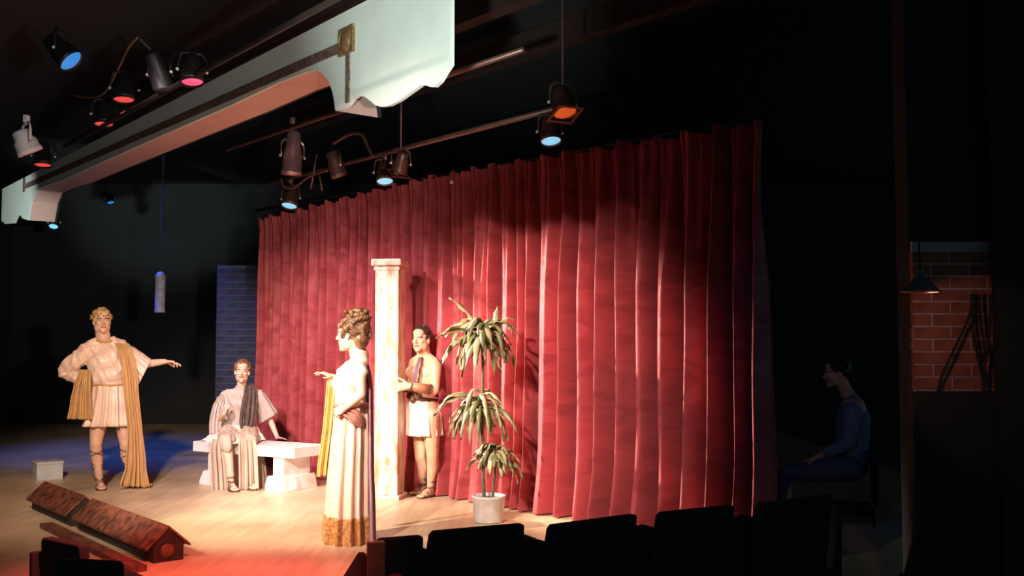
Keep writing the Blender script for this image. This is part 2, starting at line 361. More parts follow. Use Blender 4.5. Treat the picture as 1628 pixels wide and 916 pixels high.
outline = bottom + [V((end.x, end.y, ztop)), V((bottom[0].x, bottom[0].y, ztop))]
fascia = thing('proscenium_fascia', 'pale green proscenium header with scalloped ends and dark border across the stage front', 'proscenium', fp(370, 166))
inv = Matrix.Translation(-fp(370, 166))
def loc(l): return [inv @ p for p in l]
flat('fascia_board', MB().prism(loc(outline), fn * .03), fascm, fascia)
# soffit behind the opening: inner curve swept back
inner = bottom[bottom.index(fp(533, 176)) if fp(533, 176) in bottom else 18:33]
inner = [p for p in bottom[18:34]]
off = fn * .36
flat('soffit', MB().grid([loc([p + fn * .031 for p in inner]), loc([p + off for p in inner])]), soffm, fascia)
flat('inner_board', MB().prism(loc([p + off for p in inner] + [V((inner[-1].x, inner[-1].y, ztop)) + off, V((inner[0].x, inner[0].y, ztop)) + off]), fn * .03), black, fascia)
def band(l, wd, th=.012):                         # border strip following points on the fascia
    P = fpts(l); mb = MB()
    rows = [[p + V((0, 0, -wd / 2)) - fn * th, p + V((0, 0, wd / 2)) - fn * th] for p in P]
    mb.grid(rows); mb.grid([[p + V((0, 0, wd / 2)) - fn * th, p + V((0, 0, wd / 2))] for p in P]); mb.grid([[p + V((0, 0, -wd / 2)), p + V((0, 0, -wd / 2)) - fn * th] for p in P])
    mb.v = [tuple(inv @ V(v)) for v in mb.v]; return mb
flat('border_band', band([(542, 76), (42, 296)], .075), bandm, fascia)
def vband(px, y0, y1, wd, th=.012):
    p0, p1 = fp(px, y0), fp(px, y1); c = (p0 + p1) / 2
    R = Matrix((fd, fn, V((0, 0, 1)))).transposed()
    return MB().box(inv @ (c - fn * th / 2), (wd, th, abs(p0.z - p1.z)), R)
flat('border_drop', vband(554, 84, 163, .05), bandm, fascia)
flat('border_drop', vband(39, 283, 305, .11), bandm, fascia)
R = Matrix((fd, fn, V((0, 0, 1)))).transposed(); mc = fp(553, 65)
md = flat('medallion_plaque', MB().box(inv @ (mc - fn * .012), (.21, .024, .20), R), bronze, fascia, .006)
ov = MB().ell(inv @ (mc - fn * .024), (.065, .016, .065), R); ov.tube([inv @ (mc - fn * .028 + R @ V((.078 * math.cos(t), 0, .082 * math.sin(t)))) for t in np.linspace(0, 2 * PI, 25)], .006, 6, cap=None)
obj('medallion_head', ov, bronze, md)

# ------------------------------------------------------------------ curtain
A = at_z(408, 737, 0); B = at_z(1226, 874, 0); cdv = (B - A); CL = cdv.length; cdv = cdv.normalized(); cn = V((cdv.y, -cdv.x, 0))   # cn points to the audience
if cn.y > 0: cn = -cn
curt = curtain_material(); CTOP = 3.08
seam = (at_pl(735, 500, cn.x, cn.y, cn.dot(A)) - A).dot(cdv)
def curtain(name, label, s0, s1, seed, deep0, deep1):
    rnd = random.Random(seed); nS = int((s1 - s0) * 210); nZ = 56
    # fold widths vary one by one
    edges = [s0]
    while edges[-1] < s1: edges.append(edges[-1] + rnd.uniform(.10, .27) * (1 + .55 * max(0, (edges[-1] / CL - .6) / .4)))
    def phase(s):
        i = max(0, min(len(edges) - 2, int(np.searchsorted(edges, s) - 1))); return i + (s - edges[i]) / (edges[i + 1] - edges[i])
    amps = [rnd.uniform(.55, 1.15) for _ in range(len(edges) + 2)]; lean = [rnd.uniform(-.05, .05) for _ in range(len(edges) + 2)]
    vs = []; uvs = []; rows = []
    for j in range(nZ + 1):
        v = j / nZ; row = []
        for i in range(nS + 1):
            s = s0 + (s1 - s0) * i / nS; f = phase(s); k = int(f); t = f - k
            deep = deep0 + (deep1 - deep0) * (s - s0) / (s1 - s0)
            sc = ((s / .315) % 1); top = CTOP + .13 * min(1, (s / CL) / .45) - .05 * max(0, (s / CL - .6) / .4) - .055 * math.sin(PI * sc) ** .8
            z = .012 + (top - .012) * v
            big = amps[k] * (1 - t) + amps[k + 1] * t
            tw = t / .66 * .5 if t < .66 else .5 + (t - .66) / .34 * .5; g = (.5 - .5 * math.cos(2 * PI * tw)); g = g ** .8
            gather = max(0, (v - .62) / .38); flare = max(0, 1 - v / .22)
            y = deep * big * (g - .5) * (1 - .55 * gather) * (.75 + .45 * (1 - v))
            y += (.024 + .014 * s / CL) * math.sin(2 * PI * s / .083 + 2.6 * math.sin(s * 5.3)) * (.45 + .75 * gather) + .011 * math.sin(2 * PI * s / .11 + 3 * math.sin(s * 3.1))
            y += .012 * gather ** 3 * math.sin(2 * PI * s / .034)
            y += .03 * noise.noise(V((s * 2.1, v * 2.2, seed)))
            y += flare ** 2 * (.06 + .05 * noise.noise(V((s * 3.3, 1.7, seed))))
            ds = -.07 * (edges[min(k + 1, len(edges) - 1)] - edges[min(k, len(edges) - 2)]) * math.sin(2 * PI * t) * (s / CL) * (1 - .5 * gather) * (1 if k + 1 < len(edges) else 0) + lean[k] * (1 - v) * .6 + .02 * noise.noise(V((s * 4, v * 3, seed + 5)))
            if v > .965: y += .012
            zz = z + (flare ** 2 * .025 * (1 + noise.noise(V((s * 6, 3.1, seed)))) if v > .02 else 0)
            p = A + cdv * (s + ds) + cn * y + V((0, 0, zz)); row.append(p); uvs.append((s * 1.25, z))
        rows.append(row)
    mb = MB().grid(rows); me = mb.mesh(name); ul = me.uv_layers.new(name='UVMap')
    li = np.empty(len(me.loops), dtype=np.int32); me.loops.foreach_get('vertex_index', li)
    ul.data.foreach_set('uv', np.array(uvs, dtype=np.float32)[li].ravel())
    o = obj(name, me, curt); tag(o, label, 'curtain', 'halves of the crimson stage curtain'); return o
CURT = curtain('stage_curtain', 'crimson damask curtain half behind the bench and the column, far side', 0, seam + .045, 3, .15, .20)
curtain('stage_curtain', 'crimson damask curtain half behind the potted plant with deep shaded folds', seam + .008, CL, 8, .18, .5)
pk = at_pl(718, 290, cn.x, cn.y, cn.dot(A) + .11)
flat('paper_tag', MB().box((0, 0, 0), (.045, .004, .03), Matrix.Rotation(math.atan2(cdv.y, cdv.x), 3, 'Z')), whitec, CURT).location = pk
# curtain track
ct = MB(); p0 = A + V((0, 0, CTOP + .10)); ct.tube([p0 - cdv * .1, p0 + cdv * (CL + .2)], .02, 8, cap='flat')
tag(obj('curtain_pipe', ct, pipem), 'dark steel pipe carrying the crimson curtain', 'pipe')


# ------------------------------------------------------------------ people: tools
class Frame:                                       # a standing place: local x to the right, y away from the house, z up
    def __init__(s, px, py, z=0):
        b = at_z(px, py, z); s.b = V((b.x, b.y, z)); h = V((b.x, b.y, 0)); s.D = h.length; s.h = h.normalized()
        s.r = V((s.h.y, -s.h.x, 0)); s.rz = math.atan2(s.r.y, s.r.x); s.z0 = z
    def __call__(s, px, py, dy=0.0):
        r = ray(px, py); t = (s.D + dy) / r.dot(s.h); P = CAM + r * t
        return V((P.dot(s.r), P.dot(s.h) - s.D, P.z - s.z0))

def hand(mb, wrist, d, nrm, thumb_side, curl=(.25, .3, .35, .45), tcurl=.5, sc=1.0, spread=.09):
    """palm + five jointed fingers; d: direction of the hand, nrm: back of the hand, thumb_side: +1/-1 along d x nrm"""
    d = V(d).normalized(); nrm = V(nrm); nrm = (nrm - d * nrm.dot(d)).normalized(); s = d.cross(nrm) * thumb_side; w = V(wrist)
    k = sc; mb.tube([w, w + d * .03 * k, w + d * .085 * k], [(.024 * k, .021 * k), (.035 * k, .016 * k), (.040 * k, .014 * k)], 12, side=s)
    for i, (ln, off) in enumerate(((.072, .03), (.080, .010), (.074, -.010), (.058, -.029))):
        p = w + d * (.085 - .006 * abs(i - 1)) * k + s * off * k; a = 0; pts = [p - d * .02 * k, p]
        fd0 = (d + s * spread * (1.5 - i)).normalized()
        for seg, part in enumerate((.45, .32, .23)):
            a += curl[i] * (1 if seg else .7); pts.append(pts[-1] + (fd0 * math.cos(a) - nrm * math.sin(a)) * ln * part * k)
        mb.tube(pts, [.0095 * k, .0095 * k, .0085 * k, .008 * k, .007 * k], 8)
    t0 = w + d * .022 * k + s * .028 * k; td = (d * .62 + s * .75 - nrm * .25).normalized(); t1 = t0 + td * .04 * k
    td2 = (td + (d * .6 - nrm * tcurl) * .8).normalized(); t2 = t1 + td2 * .03 * k; t3 = t2 + (td2 + (d * .4 - nrm * tcurl * .6) * .6).normalized() * .022 * k
    mb.tube([t0, t1, t2, t3], [.015 * k, .0115 * k, .010 * k, .008 * k], 8)

class Head:
    def __init__(s, C, f, up=(0, 0, 1), sc=1.0):
        f = V(f).normalized(); up = V(up); up = (up - f * up.dot(f)).normalized(); y = -f; x = y.cross(up)
        s.R = Matrix((x, y, up)).transposed(); s.C = V(C); s.k = sc
    def T(s, x, y, z): return s.C + s.R @ (V((x, y, z)) * s.k)
    def build(s, mb, neck, nr=.056, female=False):
        k = s.k; R = s.R; E = lambda c, r: mb.ell(s.T(*c), tuple(q * k for q in r), R, 18, 12)
        j = .92 if female else 1.1
        E((0, .018, .032), (.076, .096, .088)); E((0, -.030, -.030), (.062 * j, .062, .082)); E((0, -.052, -.084), (.038 * j, .040, .032))
        E((0, -.074, -.103), (.021 * j, .020, .017)); E((0, -.074, .024), (.050, .022, .014)); E((0, -.050, .06), (.058, .045, .042))
        for q in (-1, 1):
            E((q * .038, -.066, -.022), (.022, .022, .019)); E((q * .076, .012, -.010), (.009, .020, .031)); E((q * .030, -.079, .001), (.014, .011, .009))
            E((q * .012, -.098, -.030), (.009, .010, .008)); E((q * .046 * j, -.012, -.055), (.024, .046, .05))
        mb.tube([s.T(0, -.088, .020), s.T(0, -.102, -.008), s.T(0, -.114, -.027)], [.009 * k, .010 * k, .012 * k], 10)
        E((0, -.090, -.055), (.024, .012, .006)); E((0, -.088, -.066), (.021, .012, .007))
        mb.tube([neck, s.T(0, .022, -.05)], [nr * 1.1, nr], 14)
    def paint(s, me):
        n = len(me.polygons); c = np.empty(n * 3); me.polygons.foreach_get('center', c); c = c.reshape(-1, 3)
        l = (c - np.array(s.C)) @ np.array(s.R) / s.k
        idx = np.zeros(n, dtype=np.int32); x, y, z = np.abs(l[:, 0]), l[:, 1], l[:, 2]; fr = y < -.06
        idx[fr & ((x / .024) ** 2 + ((z + .060) / .0115) ** 2 < 1)] = 1
        idx[fr & (((x - .030) / .0145) ** 2 + ((z - .001) / .0068) ** 2 < 1)] = 3
        idx[fr & (((x - .029) / .0068) ** 2 + ((z - .001) / .0066) ** 2 < 1)] = 2
        idx[(y < -.05) & (((x - .031) / .022) ** 2 + ((z - .0215 + (x - .03) ** 2 * 4) / .0052) ** 2 < 1)] = 4
        me.polygons.foreach_set('material_index', idx); me.update()

def finish_body(mb, hd, root, skinmat, brow=None, voxel=.0058, name='body'):
    me = fuse(mb, voxel, 3)
    for m in (skinmat, lipm, eyem, whitee, brow or browm): me.materials.append(m)
    hd.paint(me); o = bpy.data.objects.new(name, me); COL.objects.link(o); o.parent = root; me.shade_smooth(); return o
def leg(mb, hip, knee, ankle, toe, k=1.0):
    hip, knee, ankle, toe = map(V, (hip, knee, ankle, toe)); fdir = V((toe.x - ankle.x, toe.y - ankle.y, 0)).normalized()
    back = V((-fdir.x, -fdir.y, 0)); calf = knee.lerp(ankle, .32) + back * .018
    mb.tube([hip, hip.lerp(knee, .45), knee, calf, knee.lerp(ankle, .68), ankle], [.092 * k, .078 * k, .057 * k, .058 * k, .043 * k, .036 * k], 14)
    g = V((ankle.x, ankle.y, .036)); heel = g + back * .045; ball = V((toe.x, toe.y, .026)) - fdir * .07; tip = V((toe.x, toe.y, .02))
    sd = V((-fdir.y, fdir.x, 0))
    mb.tube([ankle, g + fdir * .02 + V((0, 0, .02)), ball + V((0, 0, .012))], [.037 * k, .036 * k, .030 * k], 12)
    mb.tube([heel, g, ball, tip], [(.030 * k, .034 * k), (.036 * k, .034 * k), (.047 * k, .024 * k), (.036 * k, .015 * k)], 12, side=sd)
    for i in range(5):
        p = ball + fdir * .05 + sd * (i - 2) * .017; mb.tube([p, p + fdir * (.028 - abs(i - 1.5) * .004)], [.010, .009], 8)
    return heel, ball, tip, fdir, sd
def sandal(root, ft, ankle, knee, hi=.55, r0=.052, r1=.056, turns=3.0, m=None, k=1.0):
    heel, ball, tip, fdir, sd = ft; m = m or leather
    mb = MB(); pts = []
    for t, wd in ((-.04, .028), (.0, .036), (.08, .036), (.15, .047), (.20, .047), (.24, .036), (.258, .016)):
        pts.append((t, wd * 1.02))
    L = (tip - heel).length + .055; o = heel - fdir * .03
    out = [o + fdir * (t + .04) / .298 * L + sd * wd for t, wd in pts] + [o + fdir * (t + .04) / .298 * L - sd * wd for t, wd in reversed(pts)]
    out = [V((p.x, p.y, 0.001)) for p in out]; mb.prism(out, (0, 0, .011))
    s = flat('sandal', mb, m, root)
    st = MB()
    for c, wr, h in ((ball, .052, .046), (ball - fdir * .055, .046, .070)):
        st.tube([V((c.x, c.y, .012)) + sd * wr * math.cos(a) + V((0, 0, h * math.sin(a))) for a in np.linspace(0, PI, 13)], .0065, 6)
    ankle, knee = V(ankle), V(knee); top = ankle.lerp(knee, hi)
    for sg in (-1, 1):
        path = []
        for q in np.linspace(0, 1, 60):
            c = ankle.lerp(top, q); a = sg * q * turns * PI + (PI / 2); rr = r0 * (1 - q) ** .5 * 0 + (r0 + (r1 - r0) * q); back = -fdir * .016 * math.sin(q * PI * .9)
            path.append(c + back + sd * rr * math.cos(a) - fdir * rr * -math.sin(a))
        st.tube(path, .0055, 6)
    st.tube([ankle + sd * r0 * math.cos(a) + fdir * r0 * math.sin(a) for a in np.linspace(0, 2 * PI, 21)], .007, 6)
    obj('lacing', st, m, s)
def curls(hd, n, seed, spots, r=(.016, .026)):     # short wavy hair: cap plus many small locks
    rnd = random.Random(seed); mb = MB(); k = hd.k
    for c, rr in spots: mb.ell(hd.T(*c), tuple(q * k for q in rr), hd.R, 18, 12)
    for i in range(n):
        th = rnd.uniform(0, 2 * PI); u = rnd.uniform(-.25, 1); q = math.sqrt(max(0, 1 - u * u))
        x, y, z = .080 * q * math.cos(th), .018 + .101 * q * math.sin(th), .035 + .094 * u
        if y < -.045 and z < .058: continue
        if y < -.0 and z < .0: continue
        mb.ell(hd.T(x, y, z), tuple(rnd.uniform(*r) * k for _ in range(3)), hd.R, 8, 6)
    return fuse(mb, .006, 1)

# ------------------------------------------------------------------ man in beige tunic with outstretched arm
def king():
    L = Frame(186, 775); root = thing('person', 'standing man in belted beige tunic and gold cloak, arm stretched out to the right', 'person', L.b, L.rz)
    hd = Head(L(162, 511, -.03), (.16, -1, .05), (-.03, 0, 1), 1.06); mb = MB()
    hd.build(mb, L(166, 550, .0), .070)
    X = (1, 0, 0)
    mb.tube([L(176, 655, 0), L(176, 635, 0), L(175, 612, 0), L(169, 580, -.01), L(167, 560, 0), L(166, 550, 0)], [(.15, .11), (.165, .115), (.15, .105), (.18, .12), (.17, .10), (.08, .07)], 18, side=X); mb.tube([L(137, 556, 0), L(166, 545, .02), L(198, 555, 0)], [.06, .062, .06], 12)
    sl, sr = L(135, 561, .01), L(199, 560, .0); el, er = L(101, 589, .06), L(231, 579, -.06); wl, wr = L(133, 606, .02), L(262, 575, -.14)
    mb.tube([L(150, 556, 0), sl, sl.lerp(el, .5), el], [.07, .066, .052, .043], 12); mb.tube([el, el.lerp(wl, .4), wl], [.043, .042, .029], 12)
    mb.tube([L(184, 556, 0), sr, sr.lerp(er, .5), er], [.07, .066, .052, .042], 12); mb.tube([er, er.lerp(wr, .4), wr], [.042, .041, .028], 12)
    hand(mb, wr, L(290, 577, -.17) - wr, (.1, .25, 1), -1, (.12, .30, .55, .75), .35, 1.05)
    hand(mb, wl, V((.6, -.5, -.5)), (-.3, -.7, .6), 1, (.3, .3, .35, .4), .4)
    k1, a1, t1 = L(152, 707, -.05), L(158, 763, .02), L(162, 779, -.20)
    k2, a2, t2 = L(200, 707, -.04), L(211, 763, .04), L(238, 777, -.10)
    f1 = leg(mb, L(160, 650, 0), k1, a1, t1, 1.06); f2 = leg(mb, L(193, 650, 0), k2, a2, t2, 1.06)
    finish_body(mb, hd, root, skin)
    sandal(root, f1, a1, k1, .95, .045, .066, 5); sandal(root, f2, a2, k2, .95, .045, .066, 5)
    obj('hair', curls(hd, 150, 3, [((0, .022, .040), (.080, .100, .090)), ((0, -.035, .085), (.062, .05, .035))], (.012, .021)), blond, root)
    wr_ = MB()
    for i in range(26):
        a = i / 26 * 2 * PI; p = V((.093 * math.cos(a), .014 + .112 * math.sin(a), .052 + .012 * math.sin(a * 2)))
        t = V((-math.sin(a), math.cos(a), .5 * (-1) ** i)).normalized(); o = V((math.cos(a), math.sin(a), 0)); s = t.cross(o)
        q = [p, p + t * .018 + s * .009 + o * .004, p + t * .042 + o * .006, p + t * .018 - s * .009 + o * .004]
        wr_.add([hd.T(*c) for c in q], [(0, 1, 2), (0, 2, 3)])
    obj('laurel_wreath', wr_, goldl, root, solid=.003)
    # tunic: bloused body with shoulders, one sleeve down to the bent elbow
    tb = MB()
    tb.tube([L(176, 611, 0), L(175, 602, 0), L(171, 580, -.01), L(168, 562, 0), L(166, 551, 0), L(166, 547, 0)], [(.165, .125), (.195, .155), (.20, .145), (.195, .125), (.13, .095), (.078, .074)], 22, side=X); tb.tube([L(134, 557, 0), L(150, 547, .01), L(166, 543, .02), L(184, 546, .01), L(200, 556, 0)], [.082, .076, .068, .074, .08], 14)
    tb.tube([L(152, 558, 0), sl + V((0, 0, -.01)), sl.lerp(el, .55) + V((0, 0, -.015)), el + V((.01, 0, -.01))], [.095, .098, .10, .075], 14)
    tb.tube([el + V((.01, 0, -.015)), el.lerp(wl, .55) + V((0, 0, -.01)), wl + V((-.03, 0, .01))], [.078, .075, .06], 12)
    tb.tube([L(182, 558, 0), sr, L(212, 570, -.02)], [.095, .092, .095], 14)
    me = fuse(tb, .008, 5)
    def fold(c):
        x, z = c[:, 0], c[:, 2]
        u = x * 26 + 2.6 * np.sin(z * 6.5 + 1) + 1.6 * np.sin(x * 13 + z * 9); w = z * 24 - x * 15 + 1.8 * np.sin(x * 11 + 2)
        v = .015 * (.55 - np.abs(np.sin(u)) ** .7) + .010 * (.55 - np.abs(np.sin(w)) ** .7) * (np.abs(x + .12) > .18) + .003 * np.sin(x * 70 + z * 40)
        return v - .004
    tun = obj('tunic', ripple(me, fold), tunicm, root)
    obj('collar', MB().tube([L(166, 541, -.01) + V((.078 * math.cos(a), .076 * math.sin(a), .012 * math.sin(a))) for a in np.linspace(0, 2 * PI, 33)], .012, 8, cap=None), goldc, tun)
    sv = []
    ax = (er - sr).normalized(); d2 = V((0, 1, 0)); up = V((.42, 0, .90))
    for q, cz, ru, rd in ((0, -.01, .095, .085), (.35, -.03, .115, .09), (.7, -.06, .135, .095), (.98, -.085, .150, .10)):
        sv.append((sr.lerp(er, q) + V((0, 0, cz)), ru, rd, .05 + .05 * q))
    obj('sleeve', skirt(sv, 6, 5, 80, 5, up, d2), tunicm, tun, solid=.006)
    obj('tunic_skirt', skirt([(L(176, 608, 0), .165, .125, .02), (L(176, 622, 0), .18, .135, .05), (L(175, 650, 0), .205, .16, .075), (L(173, 677, 0), .235, .185, .10)], 13, 7, 160, 5), tunicm, tun, solid=.006)
    bt = MB(); bt.tube([L(176, 611.5, 0) + V((.172 * math.cos(a), .13 * math.sin(a), .004 * math.sin(5 * a))) for a in np.linspace(0, 2 * PI, 41)], [(.012, .02)] * 41, 8, side=(0, 0, 1), cap=None)
    obj('belt', bt, goldc, root)
    ck = strip([L(184, 549, .10), L(191, 544, -.0), L(198, 555, -.12), L(206, 590, -.19), L(209, 630, -.20), L(214, 680, -.20), L(216, 735, -.20), L(214, 774, -.20)], [.09, .11, .15, .15, .14, .14, .19, .29], (1, 0, -.12), (0, 1, 0), 5, [.008, .012, .014, .02, .022, .026, .03, .035], 6, 60, 2)
    cl = obj('cloak', ck, goldc, root, solid=.007)
    obj('cloak_back', strip([L(188, 548, .10), L(176, 575, .19), L(158, 600, .19), L(140, 625, .17), L(135, 655, .16)], [.18, .30, .30, .22, .22], (1, 0, 0), (0, 1, 0), 4, .014, 6, 50, 4), goldc, cl, solid=.007)
    obj('cloak_end', strip([L(135, 588, -.07), L(134, 597, -.12), L(131, 615, -.13), L(129, 640, -.13), L(128, 667, -.13)], [.10, .12, .16, .20, .245], (1, 0, -.05), (0, 1, 0), 3, [.006, .012, .02, .026, .03], 6, 50, 9), goldc, cl, solid=.007)
king()

# ------------------------------------------------------------------ woman in the long peach gown, seen from the side
def gown_woman():
    L = Frame(553, 861); root = thing('person', 'woman with braided updo in long peach gown standing before the column', 'person', L.b, L.rz)
    f = V((-.93, .30, .03)); hd = Head(L(558, 532, 0), (-.86, .50, -.02), (.03, 0, 1), 1.06); mb = MB(); hd.build(mb, L(570, 572, .02), .054, True); mb.tube([L(575, 575, -.11), L(573, 565, .0), L(568, 576, .13)], [.055, .066, .055], 12)
    s = V((.30, .93, 0))
    mb.tube([L(561, 672, 0), L(560, 655, 0), L(560, 638, 0), L(557, 612, 0), L(566, 588, .0), L(570, 575, .02)], [(.165, .115), (.155, .11), (.115, .095), (.135, .115), (.15, .09), (.06, .055)], 16, side=s)
    sn, sf = L(571, 583, -.15), L(562, 585, .16); en, ef = L(574, 628, -.24), L(546, 612, .24); wn, wf = L(548, 650, -.22), L(529, 599, .22)
    mb.tube([L(567, 583, -.06), sn, sn.lerp(en, .5), en], [.058, .052, .043, .036], 12); mb.tube([en, en.lerp(wn, .4), wn], [.036, .034, .023], 12)
    mb.tube([L(565, 583, .06), sf, sf.lerp(ef, .5), ef], [.058, .052, .043, .036], 12); mb.tube([ef, ef.lerp(wf, .4), wf], [.036, .034, .023], 12)
    hand(mb, wf, L(513, 593, .20) - wf, (.1, -.2, 1), -1, (.05, .25, .45, .6), .1, .92)
    hand(mb, wn, V((-.6, .5, -.25)), (-.5, -.8, .3), 1, (.3, .3, .35, .4), .4, .92)
    t1, t2 = L(523, 864, .02), L(540, 862, .15)
    leg(mb, L(557, 690, -.06), L(553, 770, -.06), L(550, 848, -.05), t1, .92); leg(mb, L(562, 690, .08), L(560, 770, .08), L(560, 846, .1), t2, .92)
    finish_body(mb, hd, root, skinp)
    # hair: cap and coiled braids
    hb = MB(); hb.ell(hd.T(0, .035, .040), (.098, .112, .096), hd.R); hb.ell(hd.T(0, .06, .10), (.085, .085, .07), hd.R); hb.ell(hd.T(0, .085, -.04), (.072, .055, .07), hd.R); hb.ell(hd.T(0, .05, .135), (.06, .06, .045), hd.R); hb.ell(hd.T(0, -.03, .085), (.07, .06, .04), hd.R)
    hair = obj('hair', fuse(hb, .007, 2), ltbrown, root); br = MB(); rnd = random.Random(5)
    def coil(c, R0, axis, n=1.0, tilt=0, r=.019):
        a = V(axis).normalized(); u = a.orthogonal().normalized(); v = a.cross(u)
        for st in range(3):
            path = []
            for t in np.linspace(0, 2 * PI * n, 46):
                q = V(c) * 1.06 + u * R0 * 1.1 * math.cos(t + tilt) + v * R0 * math.sin(t + tilt); tw = t * 7 + st * 2 * PI / 3
                q = q + (q - V(c) * 1.06).normalized() * .009 * math.cos(tw) + a * .009 * math.sin(tw); path.append(hd.T(*q))
            br.tube(path, r * .62, 7)
    coil((0, .06, .125), .055, (0, -.2, 1)); coil((0, .055, .158), .026, (0, 0, 1), r=.022); coil((0, .05, .085), .085, (0, -.35, 1))
    coil((0, .025, .04), .100, (0, -.75, .8)); coil((.055, .085, .06), .045, (.5, .7, .2)); coil((-.055, .085, .06), .045, (-.5, .7, .2)); coil((0, .115, .02), .05, (0, 1, .1)); coil((0, -.01, .085), .07, (0, -.6, .8))
    for i in range(26):
        a = rnd.uniform(0, 2 * PI); p = (.072 * math.cos(a), .05 + .085 * math.sin(a), rnd.uniform(.05, .17)); br.ell(hd.T(*p), (.02, .016, .018), hd.R, 8, 6)
    obj('braids', br, ltbrown, hair)
    # bodice and gown
    bm = MB()
    bm.tube([L(561, 662, 0), L(560, 646, 0), L(559, 636, 0), L(555, 611, 0), L(564, 592, .01), L(570, 579, .02)], [(.16, .12), (.135, .115), (.135, .118), (.155, .140), (.165, .115), (.11, .08)], 18, side=s)
    bm.tube([L(566, 580, -.10), sn + V((0, 0, -.01)), sn.lerp(en, .35)], [.06, .064, .056], 12); bm.tube([L(566, 580, .10), sf, sf.lerp(ef, .35)], [.06, .064, .056], 12)
    bd = obj('bodice', ripple(fuse(bm, .008, 4), lambda c: .010 * (.55 - np.abs(np.sin(c[:, 0] * 30 + c[:, 2] * 24)) ** .7) + .004 * np.sin(c[:, 2] * 55)), cream, root)
    gw = [(L(560, 641, 0), .115, .13, .02), (L(560, 668, 0), .135, .165, .05), (L(558, 720, 0), .145, .18, .07), (L(555, 790, 0), .158, .19, .085), (L(554, 862, 0), .178, .20, .10)]
    gown = obj('gown_skirt', skirt(gw, 11, 12, 200, 9), peach, root, solid=.006)
    lo, hi = L(554.4, 818, 0), L(554, 863, 0)
    obj('hem_band', skirt([(lo, .1705, .199, .0935), (L(554, 840, 0), .176, .203, .098), (hi, .1815, .2035, .10)], 11, 12, 200, 5), hemm, gown, solid=.004)
    sh = MB(); sh.tube([L(560, 643, 0) + V((.125 * math.cos(a), .14 * math.sin(a), .006 * math.sin(3 * a))) for a in np.linspace(0, 2 * PI, 41)], [(.02, .013)] * 41, 8, side=(0, 0, 1), cap=None)
    sh.grid(sheet_rows([L(542, 648, -.17), L(553, 655, -.20), L(566, 664, -.205), L(576, 676, -.16)], [.04, .085, .11, .05], (.45, 0, 1), (0, 1, 0), 3, .010))
    obj('sash', sh, sashm, gown, solid=.005)
    obj('mantle', strip([L(570, 577, -.04), L(580, 580, .0), L(585, 610, .0), L(585, 660, -.02), L(585, 740, -.04), L(586, 800, -.05), L(586, 858, -.06)], [.12, .16, .18, .19, .22, .25, .27], (.30, -.95, 0), (.95, .3, 0), 4, [.006, .01, .012, .014, .018, .02, .022], 8, 50, 6), mauve, root, solid=.006)
    obj('gold_drape', strip([L(536, 601, .24), L(529, 606, .19), L(526, 640, .18), L(521, 690, .18), L(515, 735, .18), L(513, 757, .18)], [.07, .085, .085, .085, .09, .09], (1, .25, .1), (0, 1, 0), 2.5, [.008, .012, .014, .016, .018, .018], 8, 36, 3), goldy, root, solid=.006)
def sheet_rows(path, widths, wd, dd, folds, amp, sub=6, n=24):
    m = strip(path, widths, wd, dd, folds, amp, sub, n); return [[V(m.v[j * n + i]) for i in range(n)] for j in range(len(m.v) // n)]
gown_woman()

